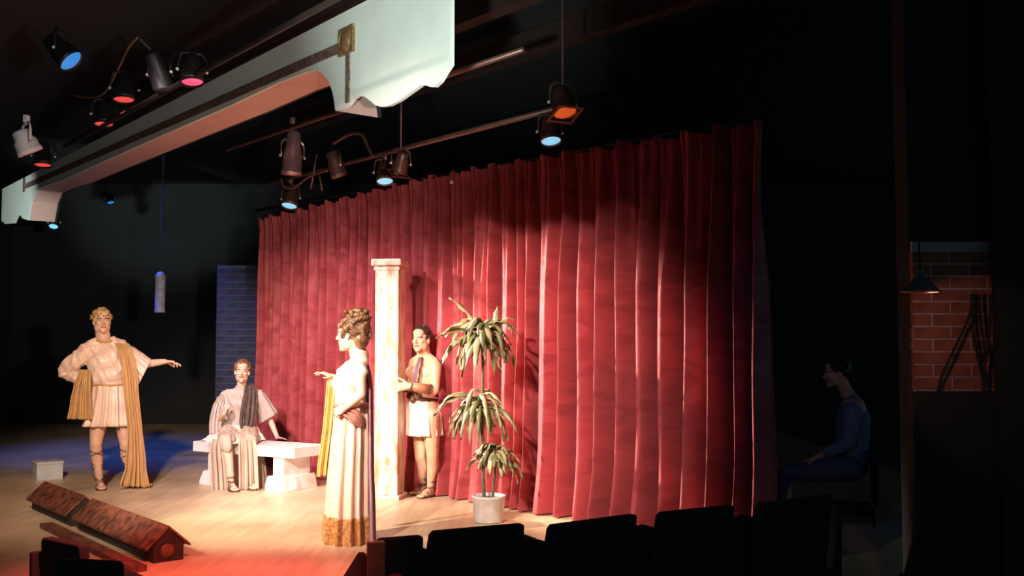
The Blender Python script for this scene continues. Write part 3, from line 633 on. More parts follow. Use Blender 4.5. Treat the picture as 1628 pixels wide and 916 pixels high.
# ------------------------------------------------------------------ bare-chested man at the column
def attendant():
    L = Frame(678, 788); root = thing('person', 'bare-chested man in white kilt and wrist guards with a hand on the column', 'person', L.b, L.rz)
    f = V((-.62, -.78, 0)); s = V((.78, -.62, 0)); sl0, sr0 = L(690, 578, -.11), L(659, 577, .11); hd = Head(L(670, 540, -.05), (-.50, -.86, .02), (0, 0, 1), 1.05); mb = MB(); hd.build(mb, L(675, 572, 0), .064); mb.tube([sl0, L(676, 567, .02), sr0], [.06, .064, .06], 12)
    mb.tube([L(677, 662, 0), L(675, 645, 0), L(673, 630, 0), L(674, 600, -.01), L(676, 582, 0), L(676, 573, 0)], [(.15, .115), (.15, .115), (.138, .105), (.178, .125), (.165, .10), (.08, .07)], 18, side=s)
    for q in (-1, 1): mb.ell(L(672, 592, 0) + f * .075 + s * q * .07, (.09, .045, .065), Matrix((s, f, (0, 0, 1))).transposed())
    sl, sr = L(692, 584, -.13), L(657, 583, .12); el, er = L(691, 621, -.26), L(653, 618, .02); wl, wr = L(650, 614, -.34), L(646, 617, -.12)
    mb.tube([L(682, 580, -.06), sl, sl.lerp(el, .5), el], [.075, .070, .054, .044], 14); mb.tube([el, el.lerp(wl, .35), wl], [.044, .044, .030], 12)
    mb.tube([L(668, 580, .05), sr, sr.lerp(er, .5), er], [.075, .070, .054, .044], 14); mb.tube([er, er.lerp(wr, .35), wr], [.044, .044, .030], 12)
    hand(mb, wl, L(622, 616, -.36) - wl, (.1, -1, .2), 1, (.06, .05, .08, .12), .05, 1.05, .2)
    k1, a1, t1 = L(688, 726, -.10), L(685, 775, -.06), L(668, 796, -.20); k2, a2, t2 = L(669, 726, .04), L(674, 770, .12), L(656, 786, .02)
    f1 = leg(mb, L(685, 662, -.05), k1, a1, t1, 1.05); f2 = leg(mb, L(670, 662, .05), k2, a2, t2, 1.05)
    finish_body(mb, hd, root, skint); sandal(root, f1, a1, k1, .28, .046, .052, 3); sandal(root, f2, a2, k2, .28, .046, .052, 3)
    obj('hair', curls(hd, 110, 9, [((0, .026, .042), (.079, .098, .086)), ((0, -.028, .090), (.058, .045, .028))], (.010, .018)), blackh, root)
    kl = obj('kilt', skirt([(L(673, 632, 0), .146, .122, .015), (L(673, 645, 0), .160, .135, .03), (L(675, 668, 0), .172, .150, .045), (L(676, 692, 0), .178, .165, .06)], 12, 21, 150, 5), whitec, root, solid=.006)
    bt = MB(); c = L(672, 633, 0)
    bt.tube([c + V((.152 * math.cos(a), .128 * math.sin(a), -.02 * math.cos(a + .4))) for a in np.linspace(0, 2 * PI, 41)], [(.022, .012)] * 41, 8, side=(0, 0, 1), cap=None)
    bt.ell(c + f * .15 + V((0, 0, -.01)), (.03, .03, .035)); obj('belt', bt, leather, root)
    for e, ww in ((el, wl), (er, wr)):
        g = MB(); g.tube([e.lerp(ww, .18), e.lerp(ww, .5), e.lerp(ww, .95)], [.050, .048, .036], 16, cap='flat'); wg = obj('wrist_guard', g, mat('tan_leather', (.34, .16, .07, 1), (.22, .09, .04, 1), rough=.5, scale=20), root)
        for q, rr in ((.18, .053), (.95, .039)):
            ax = (ww - e).normalized(); u = ax.orthogonal().normalized(); v = ax.cross(u); cc = e.lerp(ww, q)
            obj('trim', MB().tube([cc + (u * math.cos(a) + v * math.sin(a)) * rr for a in np.linspace(0, 2 * PI, 21)], .005, 6), leather, wg)
    st = MB(); P = [L(674, 566, .04), L(668, 570, -.10), L(662, 590, -.185), L(659, 610, -.16), L(663, 630, -.16)]
    st.grid(sheet_rows(P, [.03, .04, .045, .045, .04], s, f, 1, .003)); obj('chest_strap', st, mat('plum_strap', (.16, .08, .11, 1), rough=.7), root, solid=.006)
attendant()

# ------------------------------------------------------------------ marble bench
BZ = .45
bl0, bl1 = at_z(309, 701, BZ), at_z(470, 712, BZ); bx = (bl1 - bl0); BLEN = bx.length; bx.normalize(); by = V((-bx.y, bx.x, 0))
bench = thing('bench', 'white marble slab bench on two block legs with rough stone feet', 'bench', bl0 + by * .21 + bx * BLEN / 2 - V((0, 0, BZ)), math.atan2(bx.y, bx.x))
h = BLEN / 2
flat('seat_slab', MB().box((0, 0, BZ - .055), (BLEN, .46, .11)), marble, bench, .008)
rnd = random.Random(2)
for xc in (-h + .27, h - .24):
    flat('leg', MB().box((xc, 0, .17), (.14, .40, .339)), marble, bench, .006)
    rk = MB()
    rk.box((xc, 0, .075), (.26, .50, .145)); me = rk.mesh('rock'); b2 = bmesh.new(); b2.from_mesh(me)
    bmesh.ops.subdivide_edges(b2, edges=b2.edges[:], cuts=5, use_grid_fill=True)
    for v in b2.verts:
        n_ = noise.noise_vector(v.co * 7 + V((xc * 9, 0, 0))); tp = max(0, v.co.z / .15)
        v.co.x = xc + (v.co.x - xc) * (1 - .16 * tp * tp) + n_.x * .018; v.co.y = v.co.y * (1 - .12 * tp * tp) + n_.y * .018; v.co.z = max(0, v.co.z + (n_.z * .018 if v.co.z > .02 else 0))
    b2.to_mesh(me); b2.free(); flat('stone_foot', me, marble, bench)

# ------------------------------------------------------------------ woman seated on the bench
def seated():
    L = Frame(373, 781); root = thing('person', 'woman in grey-beige robe with dark scarf seated on the marble bench', 'person', L.b, L.rz)
    hd = Head(L(385, 591, .60), (-.06, -1, .04), (.05, 0, 1), .98); mb = MB(); hd.build(mb, L(384, 621, .66), .047, True); X = (1, .1, 0)
    mb.tube([L(379, 690, .70), L(379, 678, .70), L(380, 664, .69), L(382, 642, .66), L(384, 628, .66), L(384, 618, .66)], [(.17, .13), (.16, .12), (.125, .10), (.15, .115), (.16, .09), (.07, .06)], 16, side=X)
    sl, sr = L(359, 630, .66), L(409, 630, .68); el, er = L(346, 668, .62), L(428, 664, .70); wl, wr = L(356, 658, .42), L(441, 696, .62)
    mb.tube([L(370, 627, .66), sl, sl.lerp(el, .5), el], [.056, .052, .043, .036], 12); mb.tube([el, el.lerp(wl, .4), wl], [.037, .036, .025], 12)
    mb.tube([L(398, 627, .67), sr, sr.lerp(er, .5), er], [.056, .052, .042, .034], 12); mb.tube([er, er.lerp(wr, .4), wr], [.034, .033, .022], 12)
    hand(mb, wl, V((.25, -.3, .9)), (-.8, -.5, 0), -1, (.7, .8, .8, .9), .6, .9)
    tip = L(452, 703.0, .53); tip.z = BZ + .014; wrs = wr.copy(); hand(mb, wr, tip - wr, (.3, .1, 1), 1, (-.05, 0, .05, .05), .05, .9, .12)
    kl, kr = L(361, 702, .14), L(395, 703, .17); al, ar = L(368, 766, .10), L(399, 764, .14); tl, tr = L(374, 785, -.08), L(404, 782, -.02)
    f1 = leg(mb, L(369, 690, .66), kl, al, tl, .92); f2 = leg(mb, L(390, 690, .66), kr, ar, tr, .92)
    finish_body(mb, hd, root, skinp)
    sandal(root, f1, al, kl, .12, .04, .044, 2); sandal(root, f2, ar, kr, .12, .04, .044, 2)
    obj('hair', curls(hd, 130, 11, [((0, .026, .042), (.080, .100, .090)), ((0, -.030, .088), (.060, .05, .034)), ((0, .07, -.02), (.06, .04, .06))], (.012, .022)), brownh, root)
    tb = MB()
    tb.tube([L(379, 688, .70), L(380, 672, .69), L(380, 660, .68), L(382, 640, .65), L(384, 627, .66), L(384, 621, .66)], [(.17, .145), (.165, .135), (.16, .135), (.175, .14), (.165, .105), (.09, .07)], 18, side=X)
    tb.tube([L(370, 627, .66), sl, sl.lerp(el, .6) + V((0, 0, -.01)), el + V((0, 0, -.01))], [.075, .078, .085, .065], 12)
    tb.tube([L(398, 627, .67), sr, sr.lerp(er, .55)], [.075, .078, .07], 12)
    top = obj('tunic', ripple(fuse(tb, .008, 4), lambda c: .016 * (.55 - np.abs(np.sin(c[:, 0] * 27 + 2.4 * np.sin(c[:, 2] * 8))) ** .7) + .008 * np.sin(c[:, 2] * 38 + c[:, 0] * 34)), grayc, root)
    ad = (er - sr).normalized(); 
    obj('sleeve', skirt([(sr, .082, .078, .04), (sr.lerp(er, .5), .09, .08, .08), (sr.lerp(er, .95) + V((0, 0, -.02)), .105, .085, .12)], 5, 3, 60, 5, (.85, 0, .5), (0, 1, 0)), grayc, top, solid=.006)
    obj('hanging_sleeve', strip([L(354, 628, .60), L(347, 645, .54), L(343, 668, .52), L(342, 690, .50)], [.05, .11, .13, .12], (1, .4, 0), (0, 1, 0), 3, .014, 6, 36, 4), grayc, top, solid=.006)
    # lap: skirt over the thighs, white overskirt at the hips, robe falling to the floor
    lp = MB(); lp.tube([L(366, 688, .72), L(363, 695, .40), kl + V((0, 0, .005)), kl + V((.0, -.02, -.05))], [.12, .105, .076, .06], 14); lp.tube([L(392, 688, .72), L(394, 695, .42), kr + V((0, 0, .005)), kr + V((0, -.02, -.05))], [.12, .11, .090, .075], 14)
    lp.tube([L(379, 690, .66), L(378, 700, .26)], [(.16, .085), (.13, .055)], 14, side=X)
    lap = obj('lap_drape', ripple(fuse(lp, .008, 4), lambda c: .007 * np.sin(c[:, 1] * 46 + 4 * np.sin(c[:, 0] * 12)) + .005 * np.sin(c[:, 0] * 70)), tanc, root)
    obj('overskirt', skirt([(L(379, 674, .69), .17, .14, .03), (L(377, 685, .62), .21, .22, .09), (L(374, 694, .55), .25, .30, .13), (L(372, 700, .53), .275, .335, .16)], 11, 4, 140, 5), whitec, lap, solid=.006)
    r1 = strip([L(348, 698, .22), L(346, 716, .16), L(348, 745, .14), L(350, 781, .12)], [.14, .16, .17, .17], (1, -.2, 0), (0, 1, 0), 3, [.015, .022, .026, .03], 7, 44, 7); obj('robe_fall', r1, tanc, lap, solid=.006)
    r2 = strip([L(393, 700, .08), L(394, 716, .05), L(395, 745, .04), L(396, 779, .03)], [.17, .185, .19, .20], (1, 0, 0), (0, 1, 0), 3.4, [.012, .02, .026, .03], 7, 44, 8); obj('robe_fall', r2, tanc, lap, solid=.006)
    r3 = strip([L(404, 698, .35), L(408, 716, .30), L(411, 745, .26), L(413, 778, .22)], [.14, .16, .18, .20], (.5, .8, 0), (.8, -.5, 0), 3, [.012, .02, .026, .03], 7, 44, 5); obj('robe_fall', r3, tanc, lap, solid=.006)
    obj('scarf', strip([L(398, 622, .74), L(397, 612, .66), L(398, 622, .57), L(396, 645, .49), L(394, 665, .48), L(392, 686, .46)], [.07, .10, .13, .16, .17, .12], (1, 0, .1), (0, 1, 0), 3, [.006, .010, .014, .018, .018, .016], 7, 40, 6), scarfm, root, solid=.008)
seated()

# ------------------------------------------------------------------ square marbled column
colm = column_material(); fl0 = at_z(594, 794, 0); ca = math.radians(-11); cx_ = V((math.cos(ca), math.sin(ca), 0)); cy_ = V((-cx_.y, cx_.x, 0)); CW = .235
cc = fl0 + cx_ * CW / 2 + cy_ * CW / 2
column = thing('column', 'tall square cream column marbled with brown, with flat cap and plinth', 'column', cc, ca)
flat('shaft', MB().box((0, 0, 1.15), (CW, CW, 2.22)), colm, column, .008)
flat('necking', MB().box((0, 0, 2.215), (CW + .02, CW + .02, .03)), colm, column, .005)
flat('cap', MB().box((0, 0, 2.275), (CW + .065, CW + .065, .065)), colm, column, .012)
flat('plinth', MB().box((0, 0, .02), (CW + .05, CW + .05, .04)), colm, column, .006)

# ------------------------------------------------------------------ potted palm
def palm():
    L = Frame(777, 830); root = thing('potted_plant', 'tall leafy cane plant in a round white pot before the curtain', 'plant', L.b, L.rz); rnd = random.Random(6)
    pot = MB().lathe([(0, .004), (.118, .004), (.124, .012), (.136, .20), (.143, .205), (.143, .222), (.130, .222), (.127, .19), (.0, .19)], 36)
    p = obj('pot', pot, potm, root, bevel=0); obj('soil', MB().lathe([(0, .195), (.129, .193)], 24), soil, p)
    t = MB().tube([L(770, 812, 0), L(768, 740, -.01), L(766, 670, .0), L(768, 600, .01), L(766, 535, 0)], [.016, .015, .014, .012, .010], 10, sub=5); obj('stem', t, stemm, root)
    t = MB().tube([L(782, 812, 0), L(785, 770, -.01), L(788, 722, -.02)], [.012, .011, .009], 10, sub=5); obj('stem', t, stemm, root)
    def leaf(b, az, el, ln, wd, droop, m, ser):
        d = V((math.cos(az) * math.cos(el), math.sin(az) * math.cos(el), math.sin(el))); s = V((-math.sin(az), math.cos(az), 0)); p = V(b); K = 9; rows = []
        tw = rnd.uniform(-.9, .9)
        for i in range(K + 1):
            t = i / K; wq = wd * (math.sin(PI * min(1, (t * .93 + .07)) ** .75) ** .8 if t < 1 else 0) * .5 + .0015
            up = s.cross(d).normalized(); ss = (s * math.cos(tw * t) + up * math.sin(tw * t)); uu = ss.cross(d).normalized(); wav = .012 * math.sin(t * 17 + ser) * wd / .05
            rows.append([p - ss * wq + uu * (wq * .45 + wav), p - ss * wq * .5 + uu * wq * .1, p - uu * wq * .12, p + ss * wq * .5 + uu * wq * .1, p + ss * wq + uu * (wq * .45 - wav)])
            p = p + d * (ln / K); d = (d + V((0, 0, -droop / K * (1 + .7 * t)))).normalized()
        obj('leaf', MB().grid(rows), m, root, solid=.0025)
    ser = 0
    for c, n, l0, l1, el0, el1, wd, bias in ((L(766, 545, 0), 26, .34, .50, .2, 1.0, .056, 0), (L(771, 522, 0), 24, .26, .46, -.1, 1.15, .052, 0), (L(763, 645, 0), 30, .34, .50, .1, .9, .048, -.35), (L(764, 632, 0), 12, .24, .36, .0, .8, .045, .3), (L(788, 726, -.02), 32, .20, .34, .1, 1.2, .05, .1), (L(786, 716, -.02), 8, .2, .30, -.2, .6, .055, -.4)):
        for i in range(n):
            az = 2 * PI * (i + rnd.uniform(-.3, .3)) / n; d = V((math.cos(az) + bias, math.sin(az), 0)); az = math.atan2(d.y, d.x); ser += 1
            leaf(V(c) + V((0, 0, rnd.uniform(-.05, .05))), az, rnd.uniform(el0, el1), rnd.uniform(l0, l1), wd * rnd.uniform(.8, 1.15), rnd.uniform(1.6, 4.6), plant_b if rnd.random() < .42 else plant_a, ser)
    # long single leaves that stand out against the curtain
    for b, az, el, ln, dr in ((L(762, 520, 0), PI * .98, .95, .36, .5), (L(758, 518, -.02), PI * 1.02, .35, .34, 1.3), (L(760, 522, 0), PI * 1.08, .05, .30, .6), (L(785, 520, 0), 1.2, 1.2, .2, .4), (L(788, 520, 0), .5, .9, .22, 1.3), (L(756, 640, -.02), PI * 1.03, .45, .40, 1.5)):
        leaf(b, az, el, ln, .05, dr, plant_b, ser); ser += 3
palm()

# ------------------------------------------------------------------ pale block at the stage corner
p0, p1 = at_z(58, 765, 0), at_z(100, 762, 0); dx = (p1 - p0).normalized()
bk = thing('storage_box', 'plain pale grey box on the stage corner behind the man in the gold cloak', 'box', (p0 + p1) / 2 + V((-dx.y, dx.x, 0)) * .12, math.atan2(dx.y, dx.x))
wd = (p1 - p0).length; flat('box_body', MB().box((0, 0, .085), (wd, .24, .17)), boxm, bk, .006); flat('lid', MB().box((0, 0, .185), (wd + .012, .252, .03)), boxm, bk, .006)

# ------------------------------------------------------------------ roofed footlight housings on the stage edge
td = V((-1344, 1600, 0)).normalized(); tn = V((td.y, -td.x, 0))
def housing(start, ln, label):
    t = thing('footlight_housing', label, 'stage light', start + td * ln / 2, math.atan2(td.y, td.x), 'footlight housings'); h = ln / 2   # local x away along the edge, local -y towards the stage
    def ext(poly): return MB().prism([V((-h, -u, z)) for u, z in poly], (ln, 0, 0))
    flat('base', ext([(-.105, .0), (.105, 0), (.105, .11), (-.105, .11)]), dkwood, t, .004)
    for sg in (-1, 1):
        a0, a1 = (.155 * sg, .085), (0, .225); nx = V((.14, .155 * 1)).normalized() if False else None
        flat('roof_board', ext([a0, (a0[0], a0[1] + .02), (0, .243), (0, .223)][::sg]), burl, t, .003)
    flat('gable', MB().prism([V((-h + .012, .12, .10)), V((-h + .012, -.12, .10)), V((-h + .012, 0, .222))], (.02, 0, 0)), dkwood, t)
    flat('gable', MB().prism([V((h - .032, .12, .10)), V((h - .032, -.12, .10)), V((h - .032, 0, .222))], (.02, 0, 0)), dkwood, t)
    lp = MB().lathe([(0, .012), (.018, .014), (.03, .006), (.042, .012), (.048, .0)], 20, (-h - .001, .01, .075), (-1, 0, 0)); obj('socket', lp, leather, t)
    return t
hs = at_z(268, 893, 0)
housing(hs, 1.62, 'mottled brown roofed footlight housing with dark gable end on the red floor')
housing(hs + td * 1.80, 1.15, 'dim roofed footlight housing farther along the stage edge toward the grey box')
kb = MB().box((0, 0, .02), (2.1, .10, .04)); o = flat('kick_board', kb, burl, None, .004); c = hs - tn * .27 + td * .85; o.location = (c.x, c.y, 0); o.rotation_euler = (0, 0, math.atan2(td.y, td.x)); tag(o, 'long reddish board on the floor in front of the footlight housing', 'board')

# ------------------------------------------------------------------ auditorium seats (dark backs towards us)
SZ = .55
def seat(l, r, label, wood=False, zt=SZ):
    a, b = at_z(*l, zt), at_z(*r, zt); x = (b - a); W = x.length; x.normalize(); c = (a + b) / 2
    t = thing('auditorium_seat', label, 'seat', (c.x, c.y, -.3), math.atan2(x.y, x.x), 'black auditorium seats'); T = zt + .3; h = W / 2
    prof = [(-h - .05, .36), (-h, T - .02), (-h + .02, T), (h - .012, T), (h, T - .012), (h, .36)]
    bk = MB().prism([V((px, -.02 - (T - z) * -.12, z)) for px, z in prof], (0, .05, 0)); flat('backrest', bk, seatm, t, .008)
    flat('seat_cushion', MB().box((-.01, .30, .40), (W * .95, .46, .11)), seatm, t, .02)
    for q, sg in ((-h - .062, -1), (h + .03, 1))[:1 if wood else 2]:
        sp = flat('side_panel', MB().prism([V((q, -.03, 0)), V((q, .42, 0)), V((q, .42, T - .27)), V((q, .10, T - .075)), V((q, -.04, T - .075))], (.03, 0, 0)), seatm, t, .008)
    if wood:
        flat('side_post', MB().box((-h - .015, -.05, T / 2 + .0), (.085, .035, T - .004)), armw, t, .006)
        flat('armrest', MB().box((-h + .085, -.02, T - .19), (.07, .34, .03), Matrix.Rotation(-.5, 3, 'Z')), armw, t, .01)
    return t
seat((598, 857), (672, 851), 'black seat with wooden side post and armrest below the gown hem', True)
seat((684, 845), (832, 832), 'black seat back right below the white plant pot')
seat((874, 835), (1010, 817), 'black seat back second to the right of the plant pot')
seat((1047, 815), (1165, 803), 'black seat back covering the curtain hem near its right end')
seat((1206, 800), (1320, 786), 'black seat back just past the right end of the curtain')
seat((92, 888), (190, 894), 'black seat back at the bottom left corner nearest the lens', zt=.66)
seat((70, 853), (132, 866), 'small black seat back in front of the reddish floor board at left')

# ------------------------------------------------------------------ stage lamps and rigging
def stage_lamp(label, pos, aim, rad, ln, lensm, col=None, power=0, deg=50, top=None, body=metal, frame=False, cat='stage light', target=None, yoke=True, group='stage lamps'):
    pos = V(pos); aim = V(aim).normalized(); t = thing('stage_lamp', label, cat, pos, 0, group); q = (-aim).to_track_quat('Z', 'Y'); R = q.to_matrix()   # local z = back of the lamp
    t.rotation_euler = q.to_euler(); iR = R.transposed()
    hb = MB().lathe([(rad * .97, .004), (rad * 1.05, -.012), (rad * 1.05, .03), (rad, .035), (rad * .98, ln * .45), (rad * .75, ln * .62), (rad * .72, ln * .92), (rad * .45, ln), (0, ln)], 24)
    obj('housing', hb, body, t)
    obj('lens', MB().lathe([(0, -.006), (rad * .5, -.004), (rad * .97, .004)], 24), lensm, t)
    if frame: 
        f = MB()
        for sx, sy, wx, wy in ((0, 1, 2.5, .25), (0, -1, 2.5, .25), (1, 0, .25, 2.25), (-1, 0, .25, 2.25)): f.box((sx * rad * 1.12, sy * rad * 1.12, -.018), (wx * rad, wy * rad, .006))
        flat('colour_frame', f, body, t)
    if yoke and top:
        up = iR @ V((0, 0, 1)); sd = iR @ V((aim.y, -aim.x, 0)).normalized() if abs(aim.z) < .98 else V((1, 0, 0)); c = V((0, 0, ln * .4)); rr = rad * 1.25
        upv = (up - sd * up.dot(sd)).normalized()
        y = MB().tube([c + sd * rr, c + sd * rr + upv * rr * .8, c + sd * rr * .7 + upv * rr * 1.35, c - sd * rr * .7 + upv * rr * 1.35, c - sd * rr + upv * rr * .8, c - sd * rr], [(.014, .005)] * 6, 6, side=tuple(aim.cross(V((0, 0, 1))) if False else (0, 0, 1)), sub=2); obj('yoke', y, body, t)
        for sg in (-1, 1): obj('knob', MB().ell(c + sd * rr * sg * 1.08, (.014, .014, .014)), silver, t)
        k0 = pos + R @ (c + upv * rr * 1.35); k1 = V((k0.x, k0.y, top)); 
        if k1.z > k0.z + .02: obj('hanger', MB().tube([iR @ (k0 - pos), iR @ (k1 - pos)], .009, 8), body, t); obj('clamp', MB().box(iR @ (k1 - pos), (.05, .05, .07), iR), body, t, bevel=.006)
    if power:
        tg = V(target) if target else pos + aim; s = spot('lamp_beam', pos + aim * .03, tg, col, power, deg, .7, .05)
    return t
FK1 = 2.75; ud = V((.15, .10, -1))
def bar1(px, py): return at_pl(px, py, fn.x, fn.y, FK1)
BT = 3.42
stage_lamp('lamp with round red lens hanging lowest in the middle of the front bar', bar1(197, 158), (.05, -.14, -1), .085, .24, L_RED, (1, .25, .15), 40, 60, BT, frame=False)
stage_lamp('lamp with small red lens left of the middle red lamp', bar1(165, 197), (.05, -.14, -1), .08, .22, L_RED, (1, .25, .15), 30, 60, BT)
stage_lamp('lamp with glowing pink lens at the right end of the front bar', bar1(306, 130), (.1, -.18, -1), .078, .22, L_PINK, (1, .3, .4), 40, 60, BT)
stage_lamp('lamp with red lens over the left end of the pale green header', bar1(68, 262), (.05, -.14, -1), .085, .24, L_RED, (1, .25, .15), 20, 60, BT)
stage_lamp('lamp with oval deep blue lens high at the upper left', at_pl(113, 97, fn.x, fn.y, 2.3), (.74, -.06, -.74), .10, .28, L_DEEP, None, 0, 50, 3.95)
stage_lamp('white scoop lamp with black hood at far left of the front bar', at_pl(48, 242, fn.x, fn.y, 2.35), (.35, .3, -.9), .11, .22, mat('black_glass', (.01, .01, .012, 1), rough=.2), None, 0, 50, 3.6, mat('white_scoop', (.8, .8, .82, 1), rough=.5))
stage_lamp('dark lamp with bright side arm between the red and pink lamps', bar1(262, 140), (.2, .5, -.85), .085, .3, mat('black_glass', (.01, .01, .012, 1)), None, 0, 50, BT)
stage_lamp('pale blue lamp glowing under the left end of the header', at_pl(85, 360, fn.x, fn.y, 4.3), (.1, -.5, -.85), .07, .2, L_BLUE, None, 0, 50, 4.56)
stage_lamp('faint blue lamp in the dark above the man with the cloak', at_pl(176, 322, fn.x, fn.y, 5.6), (.3, -.3, -.9), .06, .2, L_DEEP, None, 0, 50, 4.56)
NK = 5.35; cnn = -cn if cn.y < 0 else cn
def bar2(px, py, k=NK): return at_pl(px, py, .7587, .6515, k)
stage_lamp('pale blue lamp above the left end of the curtain', bar2(460, 327), (-.1, -.35, -1), .085, .22, L_BLUE, None, 0, 50, 3.3, rustm)
stage_lamp('pale blue lamp in the middle of the upstage bar', bar2(612, 288), (.1, -.35, -1), .078, .22, L_BLUE, None, 0, 50, 3.3, rustm)
stage_lamp('pale blue lamp below the orange one above the curtain top', bar2(876, 224), (.1, -.35, -1), .078, .2, L_BLUE, None, 0, 50, 3.3, rustm)
stage_lamp('lamp with orange gel beside the middle blue lamp', bar2(634, 273, 5.1), (-.2, .35, -.6), .072, .2, L_ORANGE, None, 0, 50, 4.56, rustm, True)
stage_lamp('lamp with large orange gel high above the curtain', bar2(898, 179, 5.0), (.15, -.3, -.8), .085, .2, L_ORANGE, None, 0, 50, 4.56, rustm, True)
stage_lamp('long metal profile spotlight with shiny barrel above the curtain corner', at_pl(463, 277, .7587, .6515, 4.9), (-.08, .1, -1), .10, .44, mat('black_glass', (.01, .01, .012, 1)), None, 0, 50, 3.75, mat('shiny_barrel', (.55, .33, .33, 1), rough=.25, metal=.7))
stage_lamp('dim dark lamp hanging behind the middle blue lamp', at_pl(540, 280, .7587, .6515, 5.2), (.3, .2, -.9), .08, .26, mat('black_glass', (.01, .01, .012, 1)), None, 0, 50, 3.35, rustm)
SE = bar2(908, 200).dot(V((-.6515, .7587, 0)))
def pipe(label, a, b, r=.022, m=None): return tag(obj('lighting_pipe', MB().tube([a, b], r, 10, cap='flat'), m or pipem), label, 'pipe')
def plan(nx, ny, k, s, z): n = V((nx, ny, 0)); d = V((-ny, nx, 0)); p = n * k + d * s; return V((p.x, p.y, z))
pipe('steel pipe carrying the red and pink lamps in front of the header', plan(fn.x, fn.y, FK1, 2.6, BT + .03), plan(fn.x, fn.y, FK1, 10.5, BT + .03))
pipe('steel pipe carrying the blue lamps above the curtain', plan(.7587, .6515, NK, SE, 3.33), plan(.7587, .6515, NK, 10.6, 3.33), .024, rustm)
pipe('upper steel pipe running behind the scalloped header end', plan(.7587, .6515, 4.6, SE - .3, 3.55), plan(.7587, .6515, 4.6, 10, 3.55), .022, rustm)
for i, (k, lab) in enumerate(((4.0, 'dark ceiling beam nearest the header'), (5.0, 'dark ceiling beam above the blue lamps'), (6.0, 'dark ceiling beam above the curtain track'))):
    a_, b_ = plan(.7587, .6515, k, -2, 4.2), plan(.7587, .6515, k, 11, 4.2); d_ = b_ - a_; Rm = Matrix.Rotation(math.atan2(d_.y, d_.x), 3, 'Z')
    struct('trim_%d' % (i + 1), MB().box((a_ + b_) / 2, (d_.length, .14, .22), Rm), dkwood, label=lab)
def cable(label, pts, r=.008, m=None): return tag(obj('cable', MB().tube(pts, r, 8, sub=8), m or black), label, 'cable')
cable('tan cable looping up behind the red lamps', [at_pl(px, py, fn.x, fn.y, 2.95) for px, py in ((118, 152), (140, 155), (165, 148), (185, 115), (203, 78), (218, 60))], .010, mat('tan_cable', (.22, .15, .07, 1)))
cable('pale cable slanting down to the pink lamp', [at_pl(px, py, fn.x, fn.y, 2.95) for px, py in ((222, 62), (240, 80), (262, 106), (275, 120))], .009, mat('grey_cable', (.30, .28, .26, 1)))
cable('rusty looped cable below the long spotlight', [at_pl(px, py, .7587, .6515, 4.9) for px, py in ((447, 285), (452, 297), (466, 299), (482, 288), (498, 278), (520, 272))], .010, rustm)
cable('rusty bent conduit behind the middle blue lamp', [at_pl(px, py, .7587, .6515, 5.0) for px, py in ((530, 228), (555, 214), (575, 214), (584, 232), (592, 248))], .016, rustm)
for i, (q0, q1) in enumerate((((504, 244), (494, 300)), ((507, 272), (512, 303)))):
    pipe('thin rusty strut %s the looped cable under the lamps' % ('left of' if False else ('crossing' if i == 0 else 'just past')), at_pl(*q0, .7587, .6515, 4.95), at_pl(*q1, .7587, .6515, 4.95), .009, rustm)

# hanging lantern in blue light
tp = at_y(256, 432, 13.6); ln_ = thing('hanging_lantern', 'pale slim lantern hanging on a cord in blue light beside the man', 'lantern', at_y(254, 497, 13.6))
hgt = tp.z - at_y(254, 497, 13.6).z
obj('lantern_body', MB().lathe([(0, 0), (.071, 0), (.073, .02), (.066, .03), (.068, hgt * .86), (.075, hgt * .88), (.035, hgt * .99), (.012, hgt), (0, hgt)], 20), mat('pale_lantern', (.45, .48, .56, 1), (.25, .27, .34, 1), scale=14, rough=.6), ln_)
obj('cord', MB().tube([(0, 0, hgt), (.01, 0, 4.55 - at_y(254, 497, 13.6).z)], .012, 8), mat('blue_cord', (.03, .04, .07, 1)), ln_)

# ------------------------------------------------------------------ right side: shaded lamp, cables, watcher
LY = 5.25; lc = at_y(1464, 464, LY)
pl = thing('wall_lamp', 'small conical shaded lamp hanging before the dark brick wall', 'lamp', lc)
obj('shade', MB().lathe([(.018, .115), (.02, .075), (.034, .07), (.095, .004), (.098, 0), (.092, .002), (.030, .062), (.0, .066)], 28), mat('blue_grey_enamel', (.12, .15, .20, 1), rough=.35), pl)
obj('rim', MB().tube([(.097 * math.cos(a), .097 * math.sin(a), 0) for a in np.linspace(0, 2 * PI, 33)], .004, 6, cap=None), mat('orange_lit_rim', (.7, .25, .14, 1), rough=.4), pl)  # orange light on the rim is put into its colour
obj('bulb', MB().ell((0, 0, .03), (.022, .022, .028)), L_WARM, pl)
obj('cord', MB().tube([(0, 0, .11), (0, .01, .4), (0, .02, 4.5 - lc.z)], .006, 6, sub=6), black, pl)
spot('wall_lamp_beam', lc + V((.06, .0, -.015)), wpt(1530, 570), (1, .42, .34), 6, 62, .25, .03)
for lab, pts in (('black cable slanting left across the bricks', ((1548, 470), (1540, 505), (1515, 560), (1495, 605), (1490, 640))), ('black cable hanging in a curve across the bricks', ((1544, 470), (1546, 520), (1553, 560), (1562, 600), (1566, 640))), ('thick black cable hanging straight over the bricks', ((1556, 470), (1560, 520), (1566, 560), (1564, 600), (1562, 640))), ('black cable hanging rightmost over the bricks', ((1574, 470), (1574, 515), (1570, 555), (1564, 590), (1565, 640)))):
    cable(lab, [at_y(px, py, 5.96) for px, py in pts], .009)
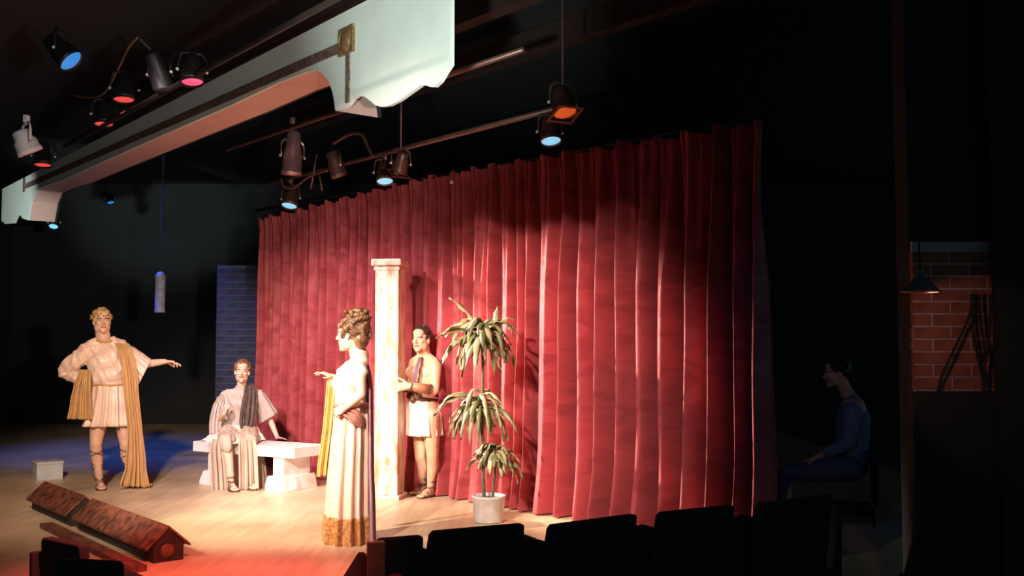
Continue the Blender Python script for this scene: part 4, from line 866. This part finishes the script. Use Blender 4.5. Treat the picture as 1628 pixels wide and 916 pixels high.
def watcher():
    L = Frame(1262, 893, -.3); root = thing('person', 'dim seated onlooker in blue-lit shirt in the dark right of the curtain', 'person', L.b, L.rz)
    hd = Head(L(1330, 594, .30), (-.95, -.2, -.05), (0, 0, 1), 1.0); mb = MB(); hd.build(mb, L(1350, 632, .32), .055); s = (.2, -.95, 0)
    mb.tube([L(1352, 735, .32), L(1354, 700, .32), L(1356, 660, .32), L(1354, 640, .32), L(1350, 630, .32)], [(.16, .12), (.15, .12), (.18, .125), (.16, .09), (.07, .06)], 16, side=s)
    for sg, o in ((-1, 0), (1, .36)):
        k, a_, t_ = L(1248, 752, .12 + o), L(1240, 858, .10 + o), L(1222, 892, .06 + o); leg(mb, L(1345, 745, .14 + o), k, a_, t_, 1)
        e, w_ = L(1348, 705, .08 + o * 1.3), L(1298, 728, .14 + o * .7); mb.tube([L(1354, 652, .12 + o * 1.1), L(1355, 655, .10 + o * 1.15), e], [.06, .06, .043], 12); mb.tube([e, w_], [.043, .029], 12); hand(mb, w_, (-.9, 0, -.25), (-.2, 0, 1), sg, sc=1)
    finish_body(mb, hd, root, skin, voxel=.008)
    obj('hair', curls(hd, 60, 2, [((0, .026, .042), (.082, .102, .092)), ((0, -.03, .088), (.062, .05, .034))]), blackh, root)
    tb = MB(); tb.tube([L(1352, 738, .32), L(1354, 700, .32), L(1356, 660, .32), L(1353, 640, .32)], [(.185, .145), (.17, .14), (.195, .14), (.12, .08)], 16, side=s)
    for o in (0, .36): tb.tube([L(1354, 655, .12 + o * 1.1), L(1351, 690, .09 + o * 1.25), L(1345, 706, .09 + o * 1.3), L(1316, 720, .12 + o)], [.08, .068, .062, .048], 12)
    obj('shirt', fuse(tb, .01, 3), shirt, root)
    tr = MB()
    for o in (0, .36): tr.tube([L(1348, 745, .14 + o), L(1300, 748, .13 + o), L(1247, 753, .12 + o), L(1241, 800, .11 + o), L(1240, 862, .10 + o)], [.11, .10, .075, .068, .06], 14)
    obj('trousers', fuse(tr, .01, 3), mat('blue_lit_trousers', (.07, .10, .17, 1), rough=.8), root)  # trousers coloured blue to carry the faint blue light
    ch = thing('side_chair', 'dark chair under the seated onlooker right of the curtain', 'chair', L.b + L.r * .42 + L.h * .3, L.rz)
    flat('seat', MB().box((0, 0, .41), (.46, .48, .05)), seatm, ch, .01); flat('backrest', MB().box((.24, 0, .68), (.035, .46, .46)), seatm, ch, .01)
    for x_ in (-.2, .22):
        for y_ in (-.2, .2): obj('leg', MB().tube([(x_, y_, .0), (x_, y_, .4)], .016, 8, cap='flat'), metal, ch)
watcher()
